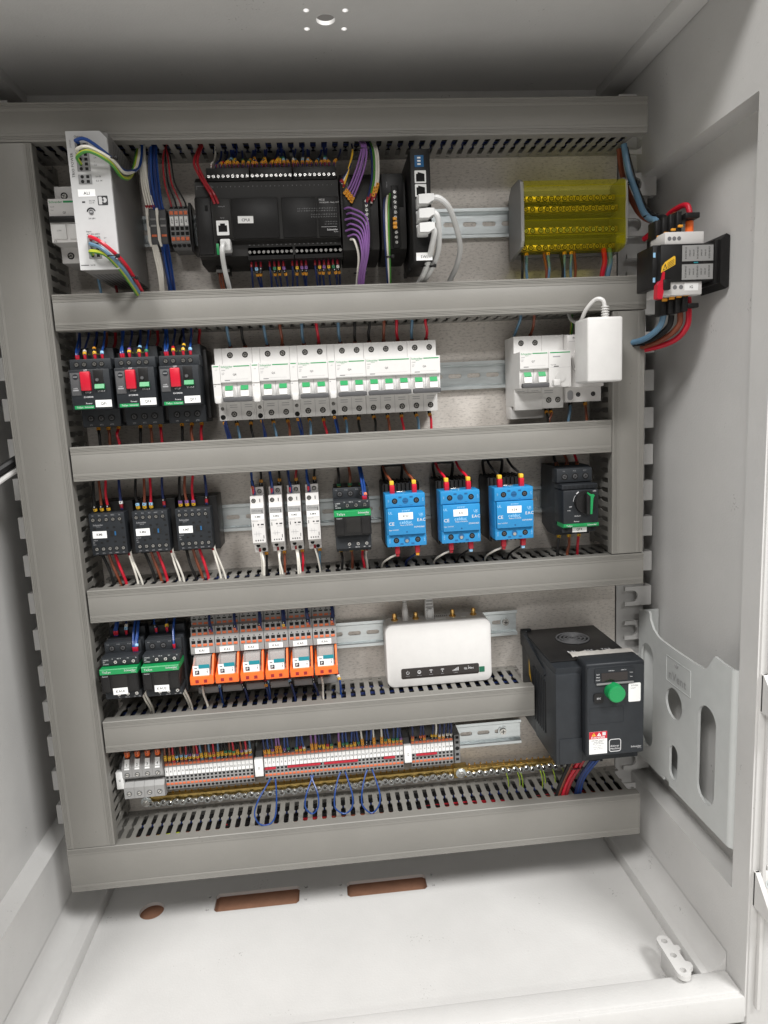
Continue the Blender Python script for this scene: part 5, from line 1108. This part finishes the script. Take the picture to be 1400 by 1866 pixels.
# power supply leads
psu = [('blue', [(124, 126, -59), (124, 134, -60), (136, 138, -61), (152, 128, -72), (160, 100, -78), (166, 60, -60), (168, 45, -30)], 1.7), ('cream', [(124, 126, -70), (125, 136, -69), (138, 141, -69), (156, 130, -77), (161, 108, -82), (164, 70, -66), (166, 45, -34)], 1.7), ('lime', [(124, 126, -79), (125, 137, -76), (138, 142, -73), (154, 132, -80), (160, 112, -88), (162, 80, -75), (163, 45, -36)], 1.8),
       ('red', [(126, 126, -151), (128, 134, -151), (140, 138, -158), (154, 126, -172), (158, 100, -184), (158, 70, -194), (158, 45, -206)], 2.0), ('lblue', [(126, 126, -157), (128, 134, -158), (140, 136, -164), (152, 124, -178), (156, 98, -190), (156, 70, -198), (156, 45, -207)], 2.0), ('lime', [(126, 126, -166), (127, 134, -165), (140, 133, -168), (150, 122, -180), (154, 96, -192), (154, 70, -200), (154, 45, -208)], 2.0)]
for c, p, r in psu: wire(c, p, r, 'the tall white power supply', 'looping out of the front of', m2='pegreen' if c == 'lime' else None)
tie((154.6, 128, -76), 'black cable tie on the upper leads of the power supply', 4.6); tie((147, 131, -170), 'black cable tie on the middle of the lower power supply leads', 4.8); tie((156, 100, -186), 'black cable tie on the lower power supply leads near the duct', 4.6)
for i, (c, x) in enumerate((('lblue', 104), ('dred', 122))): wire(c, [(x-4, 30, -158), (x-3, 32, -172), (x+1, 34, -205)], 1.6, 'the half hidden breaker Q1', 'leaving the bottom of', None, ['black', 'amber'])
# purple wires of the expansion module
for i in range(4): wire('purple', [(410+1.6*i, 44, -30), (412+1.7*i, 70, -47), (406+2.5*i+.8*(i % 2), 80+2*(i % 2), -69), (397+2.6*i, 79, -89-i), (389.5+2.4*i, 73, -97-3.2*i)], 1.05, 'the wider expansion module', 'fanning into the top of', None, ['amber', 'amber'])
for i in range(6): wire('purple', [(389+2.2*(i % 2), 73, -113-5.9*i), (396+(i % 3), 82, -115-5.6*i), (403+1.9*(5-i), 85+i % 2, -127-4.4*i), (405.5+1.6*(5-i), 80+i % 3, -157-1.6*i), (402+1.3*(5-i)+.5*(i % 2), 62, -182), (400+1.3*(5-i), 46, -206)], 1.05, 'the wider expansion module', 'arching out of the front of', None, ['amber', 'amber'], k=5)
wire('cream', [(394, 73, -146), (398, 82, -150), (402, 76, -166), (400, 54, -186), (399, 44, -206)], 1.3, 'the wider expansion module', 'leaving the lower front of', None, ['amber', 'amber'])
for c, x, z in (('cream', 388, -86), ('yellow', 389, -90), ('navy', 386, -84)): wire(c, [(402, 44, -30), (402, 62, -50), (396, 74, -72), (x, 70, z)], 1.2, 'the wider expansion module', 'slanting to the upper corner of', 'dred', fl=4)
for i, c in enumerate(('navy', 'lime', 'cream', 'cream')): wire(c, [(420+2.4*i, 44, -30), (423+2.4*i, 64, -52), (421+2.4*i, 76, -84), (414+2.8*i, 73, -108+4*(i % 2))], 1.25, 'the wider expansion module', 'coming down on the right of', 'dred', ['amber', 'amber', 'amber'] if i > 1 else [], 'pegreen' if c == 'lime' else None)
for i, c in enumerate(('navy', 'cream', 'lime')): wire(c, [(436+2.6*i, 72, -102+2*i), (433+2.6*i, 80, -112), (432+2.4*i, 82, -140), (435+1.8*i, 62, -176), (437+1.4*i, 46, -206)], 1.3, 'the narrow expansion module', 'running down the front of', None, ['black'] if i == 0 else [], 'pegreen' if c == 'lime' else None)
for z, wd in ((-125, 'uppermost'), (-130, 'middle'), (-134, 'lowest')): solo('wire_tag', MB().box(443, 447.5, 71.8, 74.5, z-1.6, z+1.6, 'amber', .4), 'small amber wire tag on the narrow expansion module, %s of three' % wd, 'wire tag', 'amber wire tags')
tie((403, 58, -180), 'black cable tie on the purple bundle below the expansion module', (6, 3)); tie((436.5, 72, -166), 'black cable tie on the three wires of the narrow module', 3.2); tie((412, 70, -50), 'black cable tie gathering the purple wires under the top duct', (5.5, 3.5))
def net(z, lab, pts):
    t = thing('network_cable', lab, 'network cable', 470, 98, z)
    part('plug', MB().box(466, 477.5, 96, 112, z-6, z+5, 'cable', 1.2), t); part('boot', MB().prism([(466.5, z-5.2), (477, z-5.2), (480, z-3), (483, z-2), (483, z+4.5), (477, z+4.8), (466.5, z+4)], 105, 119, 'cable'), t)
    part('lead', MB().tube(spline(pts, 7), 3.1, 'cable', n=10), t)
net(-117, 'uppermost of three grey-white network cables on the switch, arching far right', [(480, 112, -116), (488, 118, -117), (500, 112, -125), (512, 92, -142), (520, 70, -158), (519, 52, -174), (512, 40, -190), (506, 34, -206)])
net(-131.5, 'middle network cable on the switch', [(480, 112, -130), (486, 116, -134), (489, 108, -148), (490, 92, -166), (483, 72, -184), (474, 50, -196), (468, 38, -208)])
net(-146, 'lowest network cable on the switch', [(478, 112, -145), (483, 114, -150), (481, 104, -164), (479, 90, -176), (475, 70, -188), (469, 50, -198), (464, 38, -208)])
tie((479, 84, -180), 'black cable tie round two network cables below the switch', (6.5, 4))
dbw = [(604, 'black'), (609, 'lblue'), (631, 'brown'), (636, 'lblue'), (652, 'black'), (656.5, 'lblue'), (665, 'lblue'), (669, 'brown')]
drop('the yellow distribution block', 'leaving the bottom of', [(x, c, None, ['amber'] if c == 'lblue' else [], R_.uniform(-2, 2)) for x, c in dbw], -160, 34, -195.6, 36, 1.7, 4, False)
for c, x in (('red', 706), ('lblue', 713)): wire(c, [(x, 34, -156), (x, 38, -172), (x-3, 38, -186), (x-4, 36, -206)], 3.1, 'the yellow distribution block', 'thick, leaving the lower right of', n=9)

# ================================================================ wires of row 2
for tag, x0 in (('QF1', 72.6), ('QF6', 121.6), ('QF7', 170.6)):
    d = 'motor breaker %s' % tag
    drop(d, 'into the top of', [(x0+6, 'blue', 'red', [], -3), (x0+8.2, 'blue', 'red', [], -3) if tag != 'QF1' else (x0+7.6, 'navy', 'red', [], -4), (x0+15, 'navy', 'red', ['yellow', R_.choice(Cs), 'black'], -1), (x0+26, 'navy', 'red', ['yellow', 'black', R_.choice(Cs)], -2), (x0+34, 'blue', 'red', ['sky' if tag != 'QF6' else 'tgreen'], -1)], -266, 66, -235, 44, 1.3, 6)
    drop(d, 'behind the terminals at the top of', [(x0+18, 'black', None, ['brown', 'brown'], 3), (x0+30, 'brown', None, ['brown'], 2), (x0+40, 'dred', None, ['amber', 'brown'], 1)], -256, 40, -235, 34, 1.7, 4)
    drop(d, 'leaving the bottom of', [(x0+10.5+11.7*i, c, None, (['black', 'amber'] if tag != 'QF6' else ['navy', 'amber']), R_.uniform(-1, 2)) for i, c in enumerate(('black', 'brown', 'red'))], -341, 34, -363, 40, 1.7, 3.4, False)
def bk(tag, tops, bots, aux=None):
    x0, po, ax = XB[tag]; xa = x0+(8.9 if ax else 0); d = 'white breaker %s' % tag
    drop(d, 'into the top of', [(xa+17.52*(i+.5), c, None, ['amber' if c != 'red' else 'lever', 'brown'], R_.uniform(-2.5, 1)) for i, c in enumerate(tops)], -258.5, 30, -235, 42, 1.75, 2.5)
    drop(d, 'leaving the bottom of', [(xa+17.52*(i+.5), c, None, ['black', 'black', 'amber'] if tag not in ('Q5', 'Q6') else [('tgreen' if tag == 'Q5' else 'navy'), 'black', 'amber'], R_.uniform(-1, 4)) for i, c in enumerate(bots)], -341, 32, -363, 42, 1.6, 2.5, False)
    if ax: drop(d, 'at the slim side contact under', [(x0+4.4+.9*j, 'blue' if j == 0 else 'navy', None, ['black', 'black', 'amber'] if j == 0 else [], 3+j) for j in range(3 if tag == 'Q8' else 2)], -338, 44, -363, 44, 1.2, 1, False)
bk('Q8', ['lblue', 'black'], ['lblue', 'black']); bk('Q2', ['lblue', 'brown'], ['lblue', 'brown']); bk('Q3', ['lblue', 'red'], ['lblue', 'red']); bk('Q4', ['lblue', 'black'], ['lblue', 'black']); bk('Q5', ['black', 'brown', 'red'], ['black', 'brown', 'red']); bk('Q6', ['lblue', 'red'], ['lblue', 'red'])
drop('white breaker Q7', 'into the top of', [(593, 'lblue', None, ['amber'], 5), (614, 'brown', None, ['lever', 'brown'], 1)], -258.5, 28, -235, 42, 1.75, 2.5)
drop('white breaker Q7', 'leaving the bottom of', [(631, 'black', None, ['black', 'black', 'amber'], 0), (637, 'brown', None, ['black', 'black', 'amber'], -5)], -346, 34, -363, 42, 1.6, 2, False)
drop('the socket outlet PC1', 'leaving the bottom of', [(663, 'lblue', None, ['black', 'black'], -6), (682, 'brown', None, ['black', 'amber'], 0)], -340, 34, -363, 42, 1.8, 2, False)
drop('the socket outlet PC1', 'into the top of', [(664, 'lime', None, [], 0)], -258, 34, -235, 38, 1.8, 2)

# ================================================================ wires of row 3
for tag, x0 in (('KM1', 69.0), ('KM6', 118.8), ('KM7', 168.8)):
    d = 'small contactor %s' % tag; sl = {'KM1': 'black', 'KM6': 'sky', 'KM7': 'purple'}[tag]
    drop(d, 'into the top of', [(x0+5+7.7*i, c, None, ['yellow', sl], -2+R_.uniform(0, 4)) for i, c in enumerate(('black', 'brown', 'red'))]+[(x0+36, 'navy', 'dred', ['paper' if tag == 'KM1' else 'black'], -1)], -439, 50, -402.8, 46, 1.6, 1.5)
    drop(d, 'leaving the bottom of', [(x0+6+7.6*i, c, None, ['amber'], 9+R_.uniform(-1, 1)) for i, c in enumerate(('black', 'brown', 'red'))], -492, 48, -531.4, 46, 1.75, 1, False)
    drop(d, 'at the lower right corner of', [(x0+38+2*j, 'cream', 'dred' if j == 0 else None, [], 7+3*j) for j in range(2)], -492, 48, -531.4, 48, 1.25, 5, False)
for tag in ('KM8', 'KM2', 'KM3', 'KM4'):
    x0 = FX[tag]; d = 'slim relay %s' % tag
    drop(d, 'into the top of', [(x0+4, 'navy', 'red', ['lever', 'black', 'black'] if tag == 'KM8' else [], -2), (x0+5, 'blue', None, [], -2)], -431, 48, -402.8, 44, 1.4, 6)
    drop(d, 'with dark sleeves behind the top of', [(x0+12, 'black' if tag != 'KM3' else 'dred', None, ['black', 'black', 'amber'], 1)], -424, 34, -402.8, 36, 1.5, 1)
    drop(d, 'leaving the bottom of', [(x0+6, 'cream', 'dred', [], 1), (x0+7.5, 'cream', None, [], 2)] if tag != 'KM4' else [(x0+7, 'cream', 'dred', [], 5)], -499, 42, -531.4, 48, 1.25, 6, False)
    drop(d, 'beside the white one under', [(x0+13, {'KM8': 'black', 'KM2': 'brown', 'KM3': 'red', 'KM4': 'lblue'}[tag], None, ['brown', 'amber'], -1)], -505, 36, -531.4, 40, 1.6, 1, False)
d = 'the green-banded contactor'
drop(d, 'into the top of', [(365, 'black', None, ['yellow', 'tgreen'], 0), (378.5, 'brown', None, ['yellow', 'tgreen'], 0), (392, 'red', None, ['yellow', 'tgreen'], 0)], -430, 46, -402.8, 44, 1.7, 3)
drop(d, 'in a pair at the upper right of', [(393, 'blue', 'red', [], -3), (395.5, 'blue', 'red', ['lever'], -3)], -443, 76, -402.8, 48, 1.4, 6)
drop(d, 'leaving the bottom of', [(363, 'black', None, ['tgreen', 'yellow'], 0), (376, 'brown', None, ['tgreen', 'yellow'], 0), (390, 'red', None, ['tgreen', 'yellow'], 1), (395, 'cream', 'dred', [], 0)], -506, 44, -531.4, 46, 1.7, 3, False)
for tag, x0, c in (('KS2', 418.2, 'brown'), ('KS1', 484.2, 'red'), ('KS4', 549.6, 'black')):
    d = 'blue relay %s' % tag
    for f, dx in ((.2, -7), (.77, -8)):
        x = x0+47*f; o = wire(c, [(x+dx, 36, -392), (x+dx, 40, -404), (x+dx*.8, 56, -414), (x-1, 70, -422), (x, 74, -431), (x, 74, -440)], 1.6, d, 'bending into the top of', None, ())
        part('terminal_shroud', MB().box(x-2.8, x+2.8, 71, 78.5, -438, -427.5, 'red', .8), o); part('marker_sleeve', MB().box(x-2.6, x+2.2, 70.6, 78, -427.3, -422.5, 'yellow', .7), o)
    for f, cc in ((.27, 'cream'), (.79, 'navy' if tag == 'KS2' else 'black')):
        x = x0+47*f; ex = -17 if cc == 'cream' else -12
        o = wire(cc, [(x+ex, 44, -541), (x+ex, 52, -528), (x+ex*.5, 62, -519), (x-1, 70, -513), (x, 74, -504), (x, 74, -498)], 1.3, d, 'curling out of the bottom of', None, ())
        part('terminal_shroud', MB().box(x-2.8, x+2.8, 71, 78.5, -511, -500.8, 'red', .8), o); part('marker_sleeve', MB().box(x-2, x+2, 71, 77, -514.8, -511.2, 'dred' if cc == 'cream' else ('amber' if tag == 'KS2' else 'sky'), .6), o)
drop('motor breaker QF4', 'into the top of', [(641+13.2*i, c, None, ['amber', 'brown'], -2) for i, c in enumerate(('black', 'brown', 'red'))], -419, 44, -402.8, 40, 1.8, 2)
drop('motor breaker QF4', 'leaving the bottom of', [(641+13.2*i, c, None, ['black', 'yellow'], -3) for i, c in enumerate(('black', 'brown', 'red'))], -505, 50, -531.4, 52, 1.8, 1, False)

# ================================================================ wires of row 4
for tag, x0 in (('KAU1', 71.4), ('KAU2', 119.2)):
    d = 'contactor %s' % tag
    it = [(x0+9, 'blue', 'red', [], 3), (x0+11.5, 'blue', 'red', [], 3), (x0+23, 'navy', 'red', ['sky', 'cream'], 0)] if tag == 'KAU1' else [(x0+11, 'blue', 'red', ['black'], -2), (x0+24, 'navy', 'red', ['yellow'], 1)]
    drop(d, 'into the upper terminals of', it, -595, 50, -571.2, 44, 1.4, 5)
    drop(d, 'into the right-hand terminals of', [(x0+35+1.9*j, 'blue', 'red', ['sky'] if j == 2 else [], R_.uniform(-1, 1)) for j in range(3 if tag == 'KAU1' else 1)], -611, 68, -571.2, 46, 1.4, 6)
    drop(d, 'at the lower right corner of', [(x0+38, 'cream', 'dred', [], 4), (x0+41, 'cream', None, [], 4)], -664, 62, -695.6, 52, 1.3, 4, False)
for i, tag in enumerate(('KA1', 'KA2', 'KA3', 'KA4', 'KA5', 'KA6')):
    x0 = 171.0+30.1*i; d = 'orange bracket relay %s' % tag
    drop(d, 'into the top of', [(x0+25, 'navy', None, [R_.choice(['paper', 'black', 'dred', 'lever', 'yellow']), 'black'], -1), (x0+26.5, 'navy', None, [], -2)], -597, 53, -571.2, 46, 1.5, 1)
    c = 'cream' if i in (0, 5) else 'navy'; drop(d, 'leaving the bottom of', [(x0+7 if i in (0, 5) else x0+26, c, 'dred', [] if c == 'cream' else [R_.choice(['sky', 'black', 'yellow']), R_.choice(['black', 'amber'])], R_.uniform(-1, 8))], -667, 44, -695.6, 48, 1.4, 5, False)
    if i in (0, 2, 5): drop(d, 'at the right foot of', [(x0+27.5, 'blue', 'dred', ['paper', 'yellow'] if i == 5 else ['sky'], 3)], -667, 42, -695.6, 46, 1.4, 3, False)

# ================================================================ wires of row 5
G1, G2, G3 = 'numbered terminals between large terminals and second end stop', 'numbered terminals of the long middle run', 'numbered terminals of the short last run'
for i in range(4): wire('brown', [(76.5+12.6*i, 40, -728), (76.5+12.6*i, 44, -742), (76.4+12.6*i, 45, -752), (76.4+12.6*i, 42, -764)], 2.6, 'the four large terminals', 'into the top of', 'brown', ['orange', 'lever'], fl=6, n=9)
bulk_start()
def up5(dev, x, c, marks): drop(dev, 'into the top of', [(x, c, None, marks, R_.uniform(-3, 3))], -769, 45, -735.8, 48, 1.25, 1)
seq = ['brown', 'brown', 'red', 'black', 'brown', 'dred', 'black', 'brown', 'red', 'lblue', 'brown', 'lblue', 'red', 'lblue', 'black', 'black', 'brown', 'red', 'black', 'brown', 'red', 'lblue']
sl = ['yellow', 'yellow', 'amber', 'sky', 'sky', 'sky', 'purple', 'cream', 'purple', 'yellow', 'yellow', 'lever', 'lever', 'yellow', 'amber', 'tgreen', 'tgreen', 'tgreen', 'amber', 'purple', 'cream', 'cream']
for n in range(5, 27): up5('the first run of numbered terminals', TX[(G1, n)], seq[n-5], [seq[n-5] if seq[n-5] != 'lblue' else 'lblue', 'yellow', sl[n-5]])
for n in range(1, 37):
    if n in (8, 12, 19, 30): continue
    c = R_.choice(['navy', 'navy', 'blue', 'blue']) if n not in (4, 5, 13, 14, 20, 26, 29, 31) else ('purple' if n < 26 else 'cream')
    up5('the long middle run of terminals', TX[(G2, n)], c, ['amber' if c in ('purple', 'cream') else R_.choice(['black', 'yellow', 'amber']), 'amber' if c in ('purple', 'cream') else R_.choice(Cs)]+(['amber'] if c in ('purple', 'cream') else []))
for n in range(1, 12):
    if n in (2, 5): continue
    up5('the short last run of terminals', TX[(G3, n)], 'cream' if n == 7 else 'navy', [R_.choice(['amber', 'black']), R_.choice(['lever', 'amber', 'cream', 'yellow'])])
bulk_end('terminal_wires', 'row of short wires with coloured sleeves along the top of the numbered terminals', 'wires')
for a, c, zl, lab in ((2, 3, -858, 'leftmost and longest of four'), (12, 13, -852, 'second of four'), (20, 21, -855, 'third of four'), (27, 28, -858, 'rightmost of four')):
    xa, xb = TX[(G2, a)], TX[(G2, c)]; wd = 8 if a != 12 else 6
    if a == 2: p = [(xa, 42, -806.4), (xa-6, 52, -812), (xa-17, 62, -826), (xa-22, 66, -842), (xa-16, 66, -856), (xa-4, 64, zl), (xb-2, 62, -850), (xb+1, 58, -832), (xb+1, 50, -816), (xb, 42, -806.4)]
    elif a == 12: p = [(xb, 42, -806.4), (xa+1, 48, -813), (xa-6, 58, -826), (xa-8, 60, -842), (xa, 60, zl), (xb+3, 60, -844), (xb+4, 58, -828), (xb-2, 48, -813), (xa, 42, -806.4)]
    else: p = [(xa, 42, -806.4), (xa-5, 50, -814), (xa-10, 60, -830), (xa-10, 62, -846), (xa+1, 62, zl), (xb+6, 62, -848), (xb+8, 60, -832), (xb+3, 50, -814), (xb, 42, -806.4)]
    wire('blue', p, 1.05, '', '', name='loop_wire', label='blue wire loop hanging below the terminals, %s' % lab, group='blue wire loops', k=7)
for i, x in enumerate((574, 590, 594, 622, 626, 640, 654)): wire('lime', [(x, 20, -845), (x+1, 26, -852), (x+1, 28, -862), (x, 30, -880)], .85, 'the right part of the earth bar', 'dropping from', m2='pegreen', k=3)
# drive cables
for i, (c, dx) in enumerate((('red', 0), ('brown', -8), ('dred', 6), ('black', -11))): wire(c, [(668+dx, 74, -764), (666+dx, 76, -782), (655+dx, 74, -808), (645+dx*.8, 66, -836), (640+dx*.8, 60, -860), (640+dx*.8, 54, -880)], 2.6, 'the black drive', 'leaving the bottom of', n=8)
for i in range(4): wire('blue' if i % 2 else 'navy', [(695+3.4*i, 76+2*i, -754), (690+3*i, 78+2*(i % 2), -772), (676+2.6*i, 76+2*(i % 2), -800), (662+2.2*i, 66, -832), (658+2*i, 60, -858), (660+2*i, 54, -880)], 2.0, 'the black drive', 'in the right-hand bundle leaving', n=8)
tie((652, 72, -815), 'black cable tie on the red drive cables', (8, 4)); tie((676, 78, -802), 'black cable tie on the blue drive cables', (7, 4))
# wires lying inside the ducts, seen through the slots
bulk_start()
def lay(c, x0, x1, z, h, n, r, lab):
    for i in range(n):
        rr = random.Random(len(lab)+i); pts = []; x = x0
        while x < x1: pts.append((x, h+rr.uniform(-5, 5)+4*(i % 3), z+rr.uniform(-5, 5)-3*(i//3))); x += 60
        pts.append((x1, h, z)); wire(c, pts, r, '', '', label=lab, group=lab, k=3, n=6, m2='pegreen' if c == 'lime' else None)
lay('dred', 190, 700, -872, 40, 6, 2.0, 'dark red wire lying inside the bottom duct'); lay('lime', 66, 130, -872, 44, 3, 2.2, 'yellow-green wire lying inside the left end of the bottom duct'); lay('navy', 66, 330, -706, 36, 5, 1.8, 'dark blue wire lying inside the short duct'); lay('navy', 240, 420, -24, 40, 4, 1.6, 'dark blue wire lying inside the top duct'); lay('cream', 70, 300, -544, 34, 3, 1.5, 'white wire lying inside the duct above the orange relays')
def fill(x0, x1, z, cols, r=3.0):  # stacked thick dark wires added to darken the duct interior behind the slots
    rr = random.Random(int(x1)); h = 13
    for i, c in enumerate(cols):
        pts = []; x = x0
        while x < x1: pts.append((x, h+rr.uniform(-1.2, 1.2), z+rr.uniform(-1.2, 1.2))); x += 45
        pts.append((x1, h, z)); wire(c, pts, r, '', '', label='x', k=2, n=6); h += 2*r+.1
fill(70, 730, -870.5, ['black', 'black', 'navy', 'black', 'black', 'black', 'brown', 'black'])
fill(10, 730, -29, ['black', 'navy', 'black', 'navy', 'black', 'black', 'navy', 'black'])
for zt_, zb_, xe in ((-205.5, -225, 730), (-373, -393, 690), (-541.5, -561.5, 730), (-705.5, -726, 588)):
    fill(72, xe, zt_, ['black', 'navy', 'black', 'black', 'navy', 'black', 'black', 'black']); fill(72, xe-1, zb_, ['black', 'black', 'navy', 'black', 'black', 'navy', 'black', 'black'])
bulk_end('duct_wires', 'wires and added dark filler wires lying inside the ducts, seen through the slots', 'wires')
# cable leaving the cabinet on the left
wire('black', [(30, 40, -385), (8, 44, -372), (-8, 52, -376), (-30, 70, -392)], 6, '', '', name='power_cable', label='black sheathed cable crossing the left edge of the picture', n=10)
wire('white', [(30, 46, -396), (6, 52, -384), (-8, 58, -388), (-26, 74, -402)], 3, '', '', name='white_lead', label='white lead below the black cable at the left edge', n=9)

# ================================================================ labels of the wires
DEV = {}
def ordn(i, n):
    W = ('first', 'second', 'third', 'fourth', 'fifth', 'sixth', 'seventh', 'eighth', 'ninth', 'tenth', 'eleventh', 'twelfth')
    if n == 1: return ''
    if i == 0: return ', leftmost'
    if i == n-1: return ', rightmost'
    return ', %s from the left' % (W[i] if i < 12 else '%dth' % (i+1))
gr = {}
for d, s, x, c, o in WL: gr.setdefault((d, s, c), []).append((x, o))
for (d, s, c), L in gr.items():
    L.sort(key=lambda q: q[0])
    for i, (x, o) in enumerate(L):
        o['label'] = '%s wire %s %s%s' % (NICE.get(c, c), s, d, ordn(i, len(L))); o['group'] = 'control wires'
